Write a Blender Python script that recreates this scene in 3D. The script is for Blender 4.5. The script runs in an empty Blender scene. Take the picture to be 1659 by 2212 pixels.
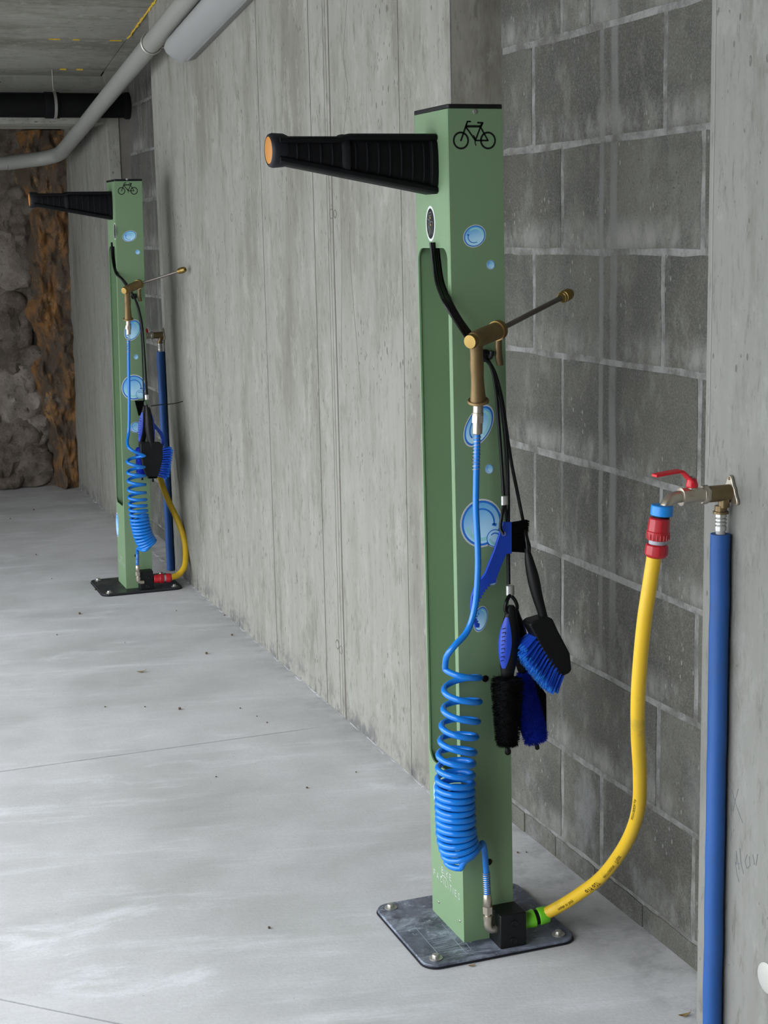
import bpy, bmesh, math, random
from mathutils import Vector, Matrix, noise
from math import sin, cos, pi, radians
random.seed(7)
SC = bpy.context.scene
COL = SC.collection

# ---------------------------------------------------------------- camera
CX, CY, FPX = 829.5, 1106.0, 3348.04
YAW, PIT, ROL = radians(20.1699), radians(10.2121), radians(-1.2485)
CAM = Vector((0, 0, 1.3))
_f = Vector((sin(YAW)*cos(PIT), cos(YAW)*cos(PIT), -sin(PIT)))
_r = _f.cross(Vector((0, 0, 1))).normalized()
_u = _r.cross(_f)
R_ = cos(ROL)*_r + sin(ROL)*_u
U_ = -sin(ROL)*_r + cos(ROL)*_u
cd = bpy.data.cameras.new('camera')
cam = bpy.data.objects.new('camera', cd)
COL.objects.link(cam)
cam.matrix_world = Matrix(((R_.x, U_.x, -_f.x, CAM.x), (R_.y, U_.y, -_f.y, CAM.y), (R_.z, U_.z, -_f.z, CAM.z), (0, 0, 0, 1)))
cd.sensor_fit = 'HORIZONTAL'
cd.sensor_width = 36
cd.lens = FPX/1659*36
cd.clip_start = 0.02
SC.camera = cam

def P(px, py, X=None, Y=None, Z=None):
    """A real point: where the sight line measured in the photograph meets the plane the thing stands in."""
    d = R_*((px-CX)/FPX) - U_*((py-CY)/FPX) + _f
    if X is not None: t = (X-CAM.x)/d.x
    elif Y is not None: t = (Y-CAM.y)/d.y
    else: t = (Z-CAM.z)/d.z
    return CAM + d*t

# ---------------------------------------------------------------- light
w = bpy.data.worlds.new('overcast_sky'); SC.world = w; w.use_nodes = True
nt = w.node_tree; nt.nodes.clear()
out = nt.nodes.new('ShaderNodeOutputWorld'); bg = nt.nodes.new('ShaderNodeBackground')
tc = nt.nodes.new('ShaderNodeTexCoord'); sx = nt.nodes.new('ShaderNodeSeparateXYZ'); cr = nt.nodes.new('ShaderNodeValToRGB')
nt.links.new(tc.outputs['Generated'], sx.inputs[0]); nt.links.new(sx.outputs['Z'], cr.inputs[0])
nt.links.new(cr.outputs[0], bg.inputs[0]); nt.links.new(bg.outputs[0], out.inputs[0])
e = cr.color_ramp.elements
e[0].position = 0.0; e[0].color = (0.30, 0.32, 0.34, 1)
e[1].position = 1.0; e[1].color = (0.96, 0.99, 1.04, 1)
bg.inputs[1].default_value = 11.5
def area(name, loc, rot, sx_, sy_, power, col):
    l = bpy.data.lights.new(name, 'AREA'); l.shape = 'RECTANGLE'; l.size = sx_; l.size_y = sy_; l.energy = power; l.color = col
    o = bpy.data.objects.new(name, l); COL.objects.link(o); o.location = loc; o.rotation_euler = rot
    return o
# portals: they emit nothing, they only tell Cycles where the open sides of the garage are
for nm, loc, rot, a, b in (('open_side_portal', (-1.26, 3.45, 1.2), (0, radians(-90), 0), 2.4, 6.95),):
    o = area(nm, loc, rot, a, b, 1, (1, 1, 1)); o.data.cycles.is_portal = True
vs = SC.view_settings
SC.display_settings.display_device = 'sRGB'
vs.view_transform = 'Standard'; vs.look = 'None'; vs.gamma = 1.0; vs.use_curve_mapping = False
vs.exposure = 0.0
SC.cycles.use_denoising = True
SC.cycles.max_bounces = 6
SC.cycles.diffuse_bounces = 4
SC.cycles.use_adaptive_sampling = True
SC.cycles.adaptive_threshold = 0.05

# ---------------------------------------------------------------- node materials
def s2l(c):
    return tuple(((v/255)/12.92 if v/255 <= .04045 else ((v/255+.055)/1.055)**2.4) for v in c)
class G:
    def __init__(s, name, rough=.6, metal=0., spec=.5):
        s.m = bpy.data.materials.new(name); s.m.use_nodes = True; s.t = s.m.node_tree; s.t.nodes.clear()
        s.o = s.n('ShaderNodeOutputMaterial'); s.b = s.n('ShaderNodeBsdfPrincipled')
        s.l(s.b.outputs[0], s.o.inputs[0])
        s.b.inputs['Roughness'].default_value = rough; s.b.inputs['Metallic'].default_value = metal
        s.b.inputs['Specular IOR Level'].default_value = spec
        s.co = s.n('ShaderNodeTexCoord').outputs['Object']
    def n(s, k): return s.t.nodes.new(k)
    def l(s, a, b): s.t.links.new(a, b)
    def put(s, sock, v):
        if isinstance(v, bpy.types.NodeSocket): s.l(v, sock)
        elif isinstance(v, (tuple, list)): sock.default_value = tuple(v)+((1,) if len(v) == 3 and sock.type == 'RGBA' else ())
        else: sock.default_value = v
    def map(s, sc=(1, 1, 1), loc=(0, 0, 0), rot=(0, 0, 0), v=None):
        m = s.n('ShaderNodeMapping'); s.l(v or s.co, m.inputs[0]); m.inputs[1].default_value = loc; m.inputs[2].default_value = rot; m.inputs[3].default_value = sc
        return m.outputs[0]
    def noise(s, scale, detail=4, rough=.6, v=None, dist=0):
        m = s.n('ShaderNodeTexNoise'); s.l(v or s.co, m.inputs['Vector']); m.inputs['Scale'].default_value = scale
        m.inputs['Detail'].default_value = detail; m.inputs['Roughness'].default_value = rough; m.inputs['Distortion'].default_value = dist
        return m.outputs[0]
    def vor(s, scale, v=None, feat='F1', rnd=1.):
        m = s.n('ShaderNodeTexVoronoi'); m.feature = feat; s.l(v or s.co, m.inputs['Vector']); m.inputs['Scale'].default_value = scale
        m.inputs['Randomness'].default_value = rnd
        return m.outputs[0]
    def rmp(s, f, a, b, c0=0., c1=1.):
        m = s.n('ShaderNodeMapRange'); m.interpolation_type = 'SMOOTHSTEP'; s.put(m.inputs[0], f); m.inputs[1].default_value = a; m.inputs[2].default_value = b
        m.inputs[3].default_value = c0; m.inputs[4].default_value = c1
        return m.outputs[0]
    def mix(s, f, a, b, mode='MIX'):
        m = s.n('ShaderNodeMix'); m.data_type = 'RGBA'; m.blend_type = mode; s.put(m.inputs[0], f); s.put(m.inputs[6], a); s.put(m.inputs[7], b)
        return m.outputs[2]
    def ma(s, op, a, b=0., c=0.):
        m = s.n('ShaderNodeMath'); m.operation = op; s.put(m.inputs[0], a); s.put(m.inputs[1], b); s.put(m.inputs[2], c)
        return m.outputs[0]
    def xyz(s):
        m = s.n('ShaderNodeSeparateXYZ'); s.l(s.co, m.inputs[0]); return m.outputs
    def rnd(s): return s.n('ShaderNodeObjectInfo').outputs['Random']
    def col(s, v): s.put(s.b.inputs['Base Color'], v)
    def bump(s, h, dist=.002, st=1.):
        m = s.n('ShaderNodeBump'); s.put(m.inputs['Height'], h); m.inputs['Distance'].default_value = dist; m.inputs['Strength'].default_value = st
        s.l(m.outputs[0], s.b.inputs['Normal'])

def plain(name, rgb, rough=.5, metal=0., spec=.5, var=.12, sc=40., bump=0., dirt=None):
    g = G(name, rough, metal, spec); c = s2l(rgb)
    a = tuple(v*(1-var) for v in c); b = tuple(min(1, v*(1+var)) for v in c)
    k = g.mix(g.noise(sc, 3), a, b)
    if dirt:
        k = g.mix(g.rmp(g.noise(dirt[1], 6, .7), .52, .72, 0, dirt[2]), k, s2l(dirt[0]))
    g.col(k)
    if bump: g.bump(g.noise(sc*6, 3), bump)
    return g.m

def mat_formed(name, base=(141, 140, 133), dark=(110, 108, 98), grain='wall', smudge=.5, seed=0):
    """board-marked in-situ concrete, grain running along Z on the walls and along X on the ceiling"""
    g = G(name, .88, 0, .25)
    if grain == 'wall': m1, m2, m3 = g.map((1, 1, .035), (0, seed, 0)), g.map((1, 1, .22), (0, seed, 3)), g.map((1, 1, .45), (1, seed, 0))
    else: m1, m2, m3 = g.map((.05, 1, 1), (0, seed, 0)), g.map((.25, 1, 1), (0, seed, 3)), g.map((.5, 1, 1), (1, seed, 0))
    b, d = s2l(base), s2l(dark)
    hi = tuple(min(1, v*1.2) for v in b)
    m4 = g.map((1, 1, .3), (0, seed, 7)) if grain == 'wall' else g.map((.3, 1, 1), (0, seed, 7))
    c = g.mix(g.rmp(g.noise(34, 5, .7, m1), .3, .75, 0, .28), b, d)
    c = g.mix(g.rmp(g.noise(8, 4, .6, m1), .45, .72, 0, .38), c, hi)
    c = g.mix(g.rmp(g.noise(3.2, 7, .68, m4), .46, .68, 0, smudge*1.5), c, d)
    c = g.mix(g.rmp(g.noise(10, 8, .78, m4), .50, .66, 0, .6), c, tuple(v*.9 for v in d))
    c = g.mix(g.rmp(g.noise(52, 6, .8, m2), .54, .66, 0, .62), c, tuple(v*.72 for v in d))
    c = g.mix(g.rmp(g.noise(15, 7, .75, g.map((1, 1, .5), (3, seed, 1))), .52, .66, 0, .6), c, hi)
    c = g.mix(g.rmp(g.noise(1.7, 3, .5), .45, .75, 0, .3), c, b)
    # air pits: small dark voids, irregularly clustered
    pv = g.vor(62, m3)
    clus = g.noise(4.5, 3)
    thr = g.rmp(clus, .42, .72, .06, .26)
    pit = g.ma('LESS_THAN', pv, thr)
    pm = g.ma('MULTIPLY', pit, g.rmp(g.noise(33, 2), .46, .56))
    pv2 = g.vor(21, m3); pit2 = g.ma('LESS_THAN', pv2, g.rmp(g.noise(3, 2), .5, .75, .02, .12))
    c = g.mix(g.ma('MULTIPLY', pm, .72), c, s2l((82, 80, 75)))
    c = g.mix(g.ma('MULTIPLY', pit2, .45), c, s2l((92, 90, 83)))
    ml = g.map((1, 1, .22), (2, seed, 0)) if grain == 'wall' else g.map((.22, 1, 1), (2, seed, 0))
    dash = g.ma('MULTIPLY', g.ma('LESS_THAN', g.vor(95, ml), .22), g.rmp(g.noise(7, 3, .6, m4), .5, .64))
    c = g.mix(g.ma('MULTIPLY', dash, .5), c, s2l((96, 94, 88)))
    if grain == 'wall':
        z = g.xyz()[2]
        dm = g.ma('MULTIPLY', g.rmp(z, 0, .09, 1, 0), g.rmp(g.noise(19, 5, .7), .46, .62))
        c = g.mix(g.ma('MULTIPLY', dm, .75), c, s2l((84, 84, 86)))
    g.col(c)
    h = g.ma('ADD', g.ma('MULTIPLY', g.noise(60, 5, .7, m1), .6), g.ma('MULTIPLY', g.ma('ADD', pm, pit2), -1.2))
    g.bump(h, .0016, .8)
    return g.m

def mat_floor():
    g = G('floor_concrete', .62, 0, .35)
    rot = g.map((1, 1, 1), rot=(0, 0, radians(12)))
    m1 = g.map((.18, 1, 1), v=rot)
    b = s2l((192, 192, 193)); d = s2l((170, 170, 169)); l = s2l((212, 214, 217))
    c = g.mix(g.rmp(g.noise(2.2, 5, .6), .3, .7), d, b)
    c = g.mix(g.rmp(g.noise(9, 6, .7, m1), .5, .78, 0, .75), c, l)
    c = g.mix(g.rmp(g.noise(3.1, 6, .62, g.map((.35, 1, 1), (4, 2, 0))), .54, .74, 0, .6), c, s2l((152, 151, 149)))
    c = g.mix(g.rmp(g.noise(5.5, 8, .7, g.map((.45, 1, 1), (9, 2, 0)), .6), .58, .72, 0, .55), c, s2l((216, 219, 223)))
    c = g.mix(g.rmp(g.noise(120, 3, .6), .35, .7, 0, .16), c, s2l((140, 140, 138)))
    sp = g.ma('MULTIPLY', g.ma('LESS_THAN', g.vor(26), .05), g.rmp(g.noise(9, 2), .5, .6))
    c = g.mix(g.ma('MULTIPLY', sp, .5), c, s2l((100, 96, 90)))
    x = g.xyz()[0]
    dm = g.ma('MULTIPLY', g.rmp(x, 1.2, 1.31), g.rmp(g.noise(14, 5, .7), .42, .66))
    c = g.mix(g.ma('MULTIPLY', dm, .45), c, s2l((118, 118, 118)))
    g.col(c)
    g.l(g.rmp(g.noise(4, 5, .6), .3, .7, .5, .78), g.b.inputs['Roughness'])
    g.bump(g.ma('ADD', g.noise(14, 6, .7, m1), g.ma('MULTIPLY', g.noise(150, 3), .3)), .0015, .6)
    return g.m

def mat_block():
    g = G('concrete_block', .95, 0, .2)
    c0 = g.mix(g.rnd(), s2l((76, 75, 69)), s2l((96, 95, 88)))
    c = g.mix(g.rmp(g.noise(6, 6, .7), .38, .64, 0, .7), c0, s2l((66, 66, 63)))
    c = g.mix(g.rmp(g.noise(13, 7, .75, g.map((1, 1, .55), (2, 5, 1))), .5, .66, 0, .6), c, s2l((112, 111, 104)))
    c = g.mix(g.rmp(g.noise(260, 3, .7), .4, .75, 0, .55), c, s2l((116, 116, 110)))
    c = g.mix(g.rmp(g.noise(150, 3, .8), .58, .7, 0, .7), c, s2l((56, 56, 52)))
    o = g.xyz(); z, y = o[2], o[1]
    # lime bloom: pale crusts that grow down from and up to the bed joints
    zz = g.ma('MODULO', g.ma('ADD', z, 3.152), .2015)
    near = g.ma('MAXIMUM', g.rmp(zz, 0, .05, 1, 0), g.rmp(zz, .165, .2, 0, 1))
    bl = g.ma('MULTIPLY', near, g.rmp(g.noise(9, 6, .75, g.map((1, 1, .45))), .4, .68))
    c = g.mix(g.ma('MULTIPLY', bl, .8), c, s2l((136, 135, 130)))
    spk = g.ma('MULTIPLY', g.ma('LESS_THAN', g.vor(70, g.map((1, 1, .5))), .16), g.rmp(g.noise(8, 3), .52, .62))
    c = g.mix(g.ma('MULTIPLY', spk, .6), c, s2l((142, 141, 135)))
    low = g.ma('MULTIPLY', g.rmp(z, .5, .1, 0, 1), g.rmp(g.noise(5, 6, .7, g.map((1, 1, .8), (0, 7, 1))), .5, .66))
    c = g.mix(g.ma('MULTIPLY', low, .4), c, s2l((140, 140, 143)))
    # two grout runs down the middle of the bay
    def run(yc, w, dep):
        d = g.ma('ABSOLUTE', g.ma('SUBTRACT', g.ma('ADD', y, g.ma('MULTIPLY', g.noise(7, 3, .6, g.map((0, 0, 1), (0, yc, 0))), .016)), yc+.008))
        return g.ma('MULTIPLY', g.rmp(d, w, w*.45), g.rmp(g.noise(11, 4, .6, g.map((1, 1, .5))), .3, .55, dep*.45, dep))
    st = g.ma('MULTIPLY', g.ma('MAXIMUM', run(2.578, .011, .8), run(2.532, .017, .75)), g.rmp(z, .35, .75))
    st = g.ma('MAXIMUM', st, g.ma('MULTIPLY', run(2.74, .006, .4), g.rmp(z, 1.3, .9)))
    st = g.ma('MAXIMUM', st, g.ma('MULTIPLY', run(6.45, .02, .5), .8))
    c = g.mix(st, c, s2l((114, 114, 111)))
    g.col(c)
    g.bump(g.ma('ADD', g.noise(230, 4, .8), g.ma('MULTIPLY', g.noise(30, 4), .6)), .0022, .9)
    return g.m

def mat_mortar():
    g = G('mortar', .95, 0, .2)
    c = g.mix(g.rmp(g.noise(14, 6, .75), .35, .65), s2l((88, 87, 83)), s2l((128, 128, 125)))
    c = g.mix(g.rmp(g.noise(120, 3, .7), .6, .72, 0, .5), c, s2l((72, 71, 68)))
    g.col(c); g.bump(g.noise(90, 4, .7), .002, .8)
    return g.m

def mat_rock(name, a, b, cc, sc=9.):
    g = G(name, .95, 0, .25)
    c = g.mix(g.rmp(g.noise(sc, 6, .7), .35, .68), s2l(a), s2l(b))
    c = g.mix(g.rmp(g.noise(sc*2.3, 5, .7, g.map(loc=(3, 1, 2))), .55, .7, 0, .75), c, s2l(cc))
    c = g.mix(g.rmp(g.noise(sc*9, 4, .7), .5, .8, 0, .45), c, s2l((150, 142, 134)))
    c = g.mix(g.rmp(g.noise(sc*5, 4, .7, g.map(loc=(8, 1, 5))), .58, .75, 0, .7), c, s2l((50, 44, 42)))
    g.col(c); g.bump(g.noise(sc*8, 6, .75), .012, 1.)
    return g.m

M = {}
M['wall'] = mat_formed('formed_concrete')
M['jamb'] = mat_formed('jamb_concrete', (118, 116, 106), (88, 86, 76), seed=5, smudge=.9)  # darker tone than the wall panels, with heavier smudging
M['pier'] = mat_formed('pier_concrete', (126, 126, 121), (106, 105, 97), seed=3, smudge=.35)
M['ceil'] = mat_formed('ceiling_concrete', (142, 141, 133), (108, 107, 97), 'ceil', .8)
M['floor'] = mat_floor()
M['dirt'] = plain('joint_dirt', (26, 29, 38), .95)
M['seam'] = plain('seam_concrete', (108, 104, 98), .95, sc=15, var=.3)  # grey-brown tone of seam backing, ridges, cracks and rings
M['block'] = mat_block()
M['mortar'] = mat_mortar()
M['rock'] = mat_rock('grey_rock', (96, 86, 76), (134, 124, 114), (84, 64, 56))
M['rockp'] = mat_rock('pale_rock', (128, 118, 108), (164, 154, 144), (104, 86, 78))
g = G('orange_clay', .95, 0, .2)
c = g.mix(g.rmp(g.noise(5, 6, .7, g.map((1.6, 1, .6))), .46, .6), s2l((96, 84, 72)), s2l((148, 108, 68)))
c = g.mix(g.rmp(g.noise(9, 6, .75, g.map((1.4, 1, .7), (3, 1, 2))), .56, .66, 0, .8), c, s2l((182, 138, 88)))
c = g.mix(g.rmp(g.noise(14, 5, .7, g.map(loc=(8, 1, 5))), .56, .7, 0, .75), c, s2l((52, 42, 34)))
c = g.mix(g.rmp(g.noise(7, 4, .7, g.map(loc=(1, 9, 5))), .6, .72, 0, .7), c, s2l((136, 130, 122)))
g.col(c); g.bump(g.noise(60, 6, .75), .012, 1.); M['clay'] = g.m
M['green'] = None
g = G('green_powder_coat', .55, 0, .4)
c = g.mix(g.noise(5, 3), s2l((108, 134, 100)), s2l((117, 143, 110)))
c = g.mix(g.rmp(g.noise(900, 2, .6), .35, .7, 0, .35), c, s2l((88, 118, 82)))
c = g.mix(g.rmp(g.noise(11, 5, .7, g.map((1, 1, .3))), .5, .8, 0, .25), c, s2l((102, 120, 106)))
g.col(c); g.bump(g.noise(1300, 2), .0004, .5); M['green'] = g.m
M['black'] = plain('black_plastic', (12, 12, 14), .5, spec=.28, var=.2, bump=.0002)
M['rubber'] = plain('black_rubber', (7, 7, 9), .6, spec=.16, var=.2, bump=.0003)
M['dull'] = plain('matte_black_paint', (9, 9, 10), .8, spec=.15, var=.2)
M['rimbl'] = plain('worn_black_rubber', (18, 19, 26), .55, spec=.3, var=.25)
def mat_plate(name, worn):
    g = G(name, .42, .1, .5)
    c = g.mix(g.rmp(g.noise(14, 6, .75), .35, .7), s2l((58, 62, 74)) if worn else s2l((30, 31, 34)), s2l((104, 110, 124)) if worn else s2l((40, 42, 46)))
    if worn:
        c = g.mix(g.rmp(g.noise(11, 7, .78, g.map((.6, 1.2, 1), (1, 2, 3)), .5), .46, .66, 0, .8), c, s2l((158, 168, 182)))
        c = g.mix(g.rmp(g.noise(70, 4, .7), .62, .7, 0, .8), c, s2l((168, 174, 184)))
    g.col(c); g.l(g.rmp(g.noise(10, 5, .6), .3, .7, .3, .65), g.b.inputs['Roughness']); g.bump(g.noise(60, 4, .6), .0006, .5)
    return g.m
M['plate'] = mat_plate('worn_steel_plate', True)
M['plate2'] = mat_plate('black_steel_plate', False)
M['scuff'] = plain('pale_scuff', (142, 152, 166), .6, var=.35, sc=60)
M['zinc'] = plain('zinc_steel', (168, 166, 160), .38, .75, var=.15, sc=90)
M['nickel'] = plain('nickel_plated_brass', (176, 168, 154), .33, .85, var=.14, sc=60, dirt=((120, 104, 78), 30, .5))
M['brass'] = plain('brass', (142, 118, 66), .35, .85, var=.15, sc=80)
M['oldbrass'] = plain('tarnished_brass', (126, 106, 72), .5, .75, var=.3, sc=45, dirt=((108, 78, 60), 22, .8))
M['bronze'] = plain('brown_bronze', (118, 102, 74), .42, .8, var=.3, sc=50)
M['alu'] = plain('aluminium_ferrule', (196, 196, 192), .35, .8, var=.12, sc=200)
M['lance'] = plain('lance_steel', (112, 106, 100), .4, .7, var=.15)
M['coil'] = plain('blue_polyurethane', (16, 112, 200), .22, spec=.5, var=.04, sc=12)
M['yellow'] = plain('yellow_pvc', (206, 168, 30), .5, var=.08, sc=14, bump=.0002, dirt=((140, 122, 44), 16, .45))
M['red'] = plain('red_plastic', (160, 16, 28), .38, var=.15, sc=40, dirt=((120, 28, 44), 40, .6))
M['redpaint'] = plain('red_lever', (190, 18, 34), .35, var=.1)
M['greyp'] = plain('grey_plastic', (150, 152, 160), .45)
M['lime'] = plain('lime_plastic', (98, 178, 28), .38, var=.1, sc=30)
M['bluenut'] = plain('blue_plastic', (10, 122, 200), .4, var=.08)
M['sleeve'] = plain('blue_foam_sleeve', (24, 76, 142), .6, var=.08, sc=10, bump=.0004, dirt=((40, 70, 116), 25, .4))
M['whitep'] = plain('white_plastic', (172, 172, 166), .45, var=.05)
M['drain'] = plain('grey_drain_pipe', (138, 138, 132), .5, var=.05, sc=8)
M['lampw'] = plain('lamp_cover', (150, 151, 150), .35, var=.05, sc=6)
M['lampg'] = plain('lamp_housing', (118, 118, 116), .5, var=.06, sc=9)
M['orange'] = plain('orange_cap', (166, 108, 34), .5, var=.05)
M['bblue'] = plain('royal_blue_plastic', (3, 58, 172), .45, var=.12, sc=30)
M['bristb'] = plain('blue_bristle', (12, 76, 200), .55, var=.3, sc=160)
M['bristt'] = plain('blue_bristle_tips', (40, 140, 220), .55, var=.2, sc=160)
M['bristd'] = plain('dark_blue_bristle', (6, 34, 150), .7, spec=.15, var=.3, sc=160)
M['bristk'] = plain('black_bristle', (5, 5, 6), .7, spec=.1, var=.3, sc=160)
M['cable'] = plain('black_cable', (6, 6, 8), .35, spec=.3, var=.1)
M['inkk'] = plain('black_print', (10, 13, 11), .6, spec=.25)
M['inkw'] = plain('white_print', (196, 200, 198), .55, var=.03)
M['inkd'] = plain('blue_print', (30, 112, 204), .45, var=.05)
M['inkc'] = plain('pale_cyan_print', (150, 214, 214), .45, var=.05)
M['inkg'] = plain('grey_line_print', (150, 150, 152), .5)
M['inky'] = plain('yellow_print', (224, 190, 50), .5)
def mat_bub():
    g = G('bubble_gradient_print', .4, 0, .4)
    gc = g.n('ShaderNodeTexCoord').outputs['Generated']; sp = g.n('ShaderNodeSeparateXYZ'); g.l(gc, sp.inputs[0])
    f = g.rmp(g.ma('ADD', sp.outputs[2], g.ma('MULTIPLY', sp.outputs[0], -.3)), .0, .9)
    g.col(g.mix(f, s2l((182, 226, 248)), s2l((86, 166, 224)))); return g.m
M['bub'] = mat_bub()
M['foam'] = plain('yellow_foam', (196, 164, 50), .9, var=.4, sc=60)
M['seed'] = plain('seed_husk', (84, 70, 54), .8, var=.4, sc=300)
M['leaf'] = plain('dry_leaf', (126, 108, 68), .85, var=.3, sc=200)
M['pencil'] = plain('pencil_mark', (120, 120, 124), .9)
M['plug'] = plain('plug_mortar', (142, 142, 136), .9)
M['plugr'] = plain('plug_ring', (98, 92, 84), .9)

# ---------------------------------------------------------------- mesh builder
class MB:
    def __init__(s): s.v = []; s.f = []; s.m = []; s.s = []; s.cur = 0; s.sm = False
    def add(s, vs, fs, mi=None, sm=None):
        o = len(s.v); s.v += [tuple(q) for q in vs]
        for f in fs:
            s.f.append([i+o for i in f]); s.m.append(s.cur if mi is None else mi); s.s.append(s.sm if sm is None else sm)
    def box(s, a, b, mi=None):
        x0, y0, z0 = a; x1, y1, z1 = b
        s.add([(x0, y0, z0), (x1, y0, z0), (x1, y1, z0), (x0, y1, z0), (x0, y0, z1), (x1, y0, z1), (x1, y1, z1), (x0, y1, z1)],
              [(0, 3, 2, 1), (4, 5, 6, 7), (0, 1, 5, 4), (1, 2, 6, 5), (2, 3, 7, 6), (3, 0, 4, 7)], mi, False)
    def loft(s, rings, mi=None, sm=True, caps=True, closed=False):
        n = len(rings[0]); o = []
        vs = [p for r in rings for p in r]; fs = []
        R = len(rings)
        for i in range(R if closed else R-1):
            j = (i+1) % R
            for k in range(n):
                l = (k+1) % n
                fs.append((i*n+k, i*n+l, j*n+l, j*n+k))
        s.add(vs, fs, mi, sm)
        if caps and not closed:
            s.add(rings[0], [tuple(range(n))[::-1]], mi, False); s.add(rings[-1], [tuple(range(n))], mi, False)
    def tube(s, pts, r, seg=12, mi=None, closed=False, sm=True):
        pts = [Vector(p) for p in pts]; n = len(pts)
        rr = r if isinstance(r, (list, tuple)) else [r]*n
        T = []
        for i in range(n):
            a = pts[(i-1) % n] if closed or i > 0 else pts[i]; b = pts[(i+1) % n] if closed or i < n-1 else pts[i]
            T.append((b-a).normalized() if (b-a).length > 1e-9 else Vector((0, 0, 1)))
        up = Vector((0, 0, 1)) if abs(T[0].z) < .9 else Vector((0, 1, 0))
        N = (up-T[0]*up.dot(T[0])).normalized(); rings = []
        for i in range(n):
            if i: N = (N-T[i]*N.dot(T[i])).normalized()
            B = T[i].cross(N)
            rings.append([pts[i]+N*(cos(2*pi*k/seg)*rr[i])+B*(sin(2*pi*k/seg)*rr[i]) for k in range(seg)])
        s.loft(rings, mi, sm, True, closed)
    def lathe(s, a, b, prof, seg=24, mi=None, sm=False):
        """prof: (t, r) pairs, t in metres from a towards b"""
        a, b = Vector(a), Vector(b); d = (b-a).normalized(); up = Vector((0, 0, 1)) if abs(d.z) < .9 else Vector((1, 0, 0))
        N = (up-d*up.dot(d)).normalized(); B = d.cross(N)
        rings = [[a+d*t+N*(cos(2*pi*k/seg)*max(r, 1e-5))+B*(sin(2*pi*k/seg)*max(r, 1e-5)) for k in range(seg)] for t, r in prof]
        s.loft(rings, mi, True if seg > 8 and sm else sm)
    def prism(s, poly, d, mi=None):
        """poly: 3-D points of a planar outline, d: extrusion vector"""
        n = len(poly); d = Vector(d); a = [Vector(p) for p in poly]; b = [p+d for p in a]
        s.add(a+b, [tuple(range(n)), tuple(range(n, 2*n))[::-1]]+[(k, n+k, n+(k+1) % n, (k+1) % n) for k in range(n)], mi, False)
    def flat(s, poly, mi=None): s.add(poly, [tuple(range(len(poly)))], mi, False)
    def build(s, name, mats, parent=None, bevel=0, kind=None, fix=True, angle=35, seg=2):
        me = bpy.data.meshes.new(name); me.from_pydata(s.v, [], s.f)
        if not isinstance(mats, (list, tuple)): mats = [mats]
        for m in mats: me.materials.append(m)
        me.polygons.foreach_set('material_index', s.m); me.polygons.foreach_set('use_smooth', s.s)
        if fix:
            bm = bmesh.new(); bm.from_mesh(me); bmesh.ops.remove_doubles(bm, verts=bm.verts, dist=1e-6)
            bmesh.ops.recalc_face_normals(bm, faces=bm.faces); bm.to_mesh(me); bm.free()
        me.update()
        if fix: me.set_sharp_from_angle(angle=radians(48))
        o = bpy.data.objects.new(name, me); COL.objects.link(o)
        if parent: o.parent = parent
        if kind: o['kind'] = kind
        if bevel:
            md = o.modifiers.new('bevel', 'BEVEL'); md.width = bevel; md.segments = seg; md.limit_method = 'ANGLE'; md.angle_limit = radians(angle)
        return o
def tag(o, label, cat, group=None):
    o['label'] = label; o['category'] = cat
    if group: o['group'] = group
    return o
def thing(name, loc, label, cat, group=None):
    o = bpy.data.objects.new(name, None); COL.objects.link(o); o.location = loc; o.empty_display_size = .05
    return tag(o, label, cat, group)
def struct(o): o['kind'] = 'structure'; return o
def kid(o, parent):
    """parent a world-space mesh without moving it"""
    o.parent = parent; o.matrix_parent_inverse = Matrix.Translation(-Vector(parent.location)); return o
def crom(pts, n=8):
    pts = [Vector(p) for p in pts]; q = [pts[0]*2-pts[1]]+pts+[pts[-1]*2-pts[-2]]; o = []
    for i in range(1, len(q)-2):
        a, b, c, d = q[i-1:i+3]
        for k in range(n):
            t = k/n
            o.append(.5*((2*b)+(c-a)*t+(2*a-5*b+4*c-d)*t*t+(3*b-a-3*c+d)*t**3))
    o.append(pts[-1]); return o
def cromf(vals, n=8): return [v.x for v in crom([(v, 0, 0) for v in vals], n)]
def circ(c, r, n=24, ry=None, rot=0):
    ry = ry or r
    return [(c[0]+cos(a)*r*cos(rot)-sin(a)*ry*sin(rot), c[1]+cos(a)*r*sin(rot)+sin(a)*ry*cos(rot)) for a in [2*pi*k/n for k in range(n)]]
def stroke(pts, w, closed=False, caps=True):
    """flat polyline of width w as 2-D polygons"""
    o = []; P_ = [Vector(p).to_2d() if len(p) == 3 else Vector(p) for p in pts]
    if closed: P_ = P_+[P_[0]]
    for a, b in zip(P_, P_[1:]):
        d = b-a
        if d.length < 1e-9: continue
        n = Vector((-d.y, d.x)).normalized()*w/2; o.append([a+n, b+n, b-n, a-n])
    if caps:
        for p in P_: o.append([Vector(q) for q in circ(p, w/2, 8)])
    return o
def arc(c, r, a0, a1, n=14, ry=None, rot=0):
    ry = ry or r; o = []
    for k in range(n+1):
        a = radians(a0+(a1-a0)*k/n); x, y = cos(a)*r, sin(a)*ry
        o.append((c[0]+x*cos(rot)-y*sin(rot), c[1]+x*sin(rot)+y*cos(rot)))
    return o

# ================================================================ SETTING
WX = 1.29; BX = 1.386
def ceilz(y): return 2.146-.132*(y-5.82)
def strip(y0, y1, x0, x1, z0=0., dx=0.):
    mb = MB(); a = .0
    mb.prism([(x0+dx, y0, z0), (x0+dx, y1, z0), (x0+dx, y1, ceilz(y1)+.03), (x0+dx, y0, ceilz(y0)+.03)], (x1-x0-dx, 0, 0)); return mb

wall = struct(bpy.data.objects.new('wall_right', None)); COL.objects.link(wall)
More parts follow.
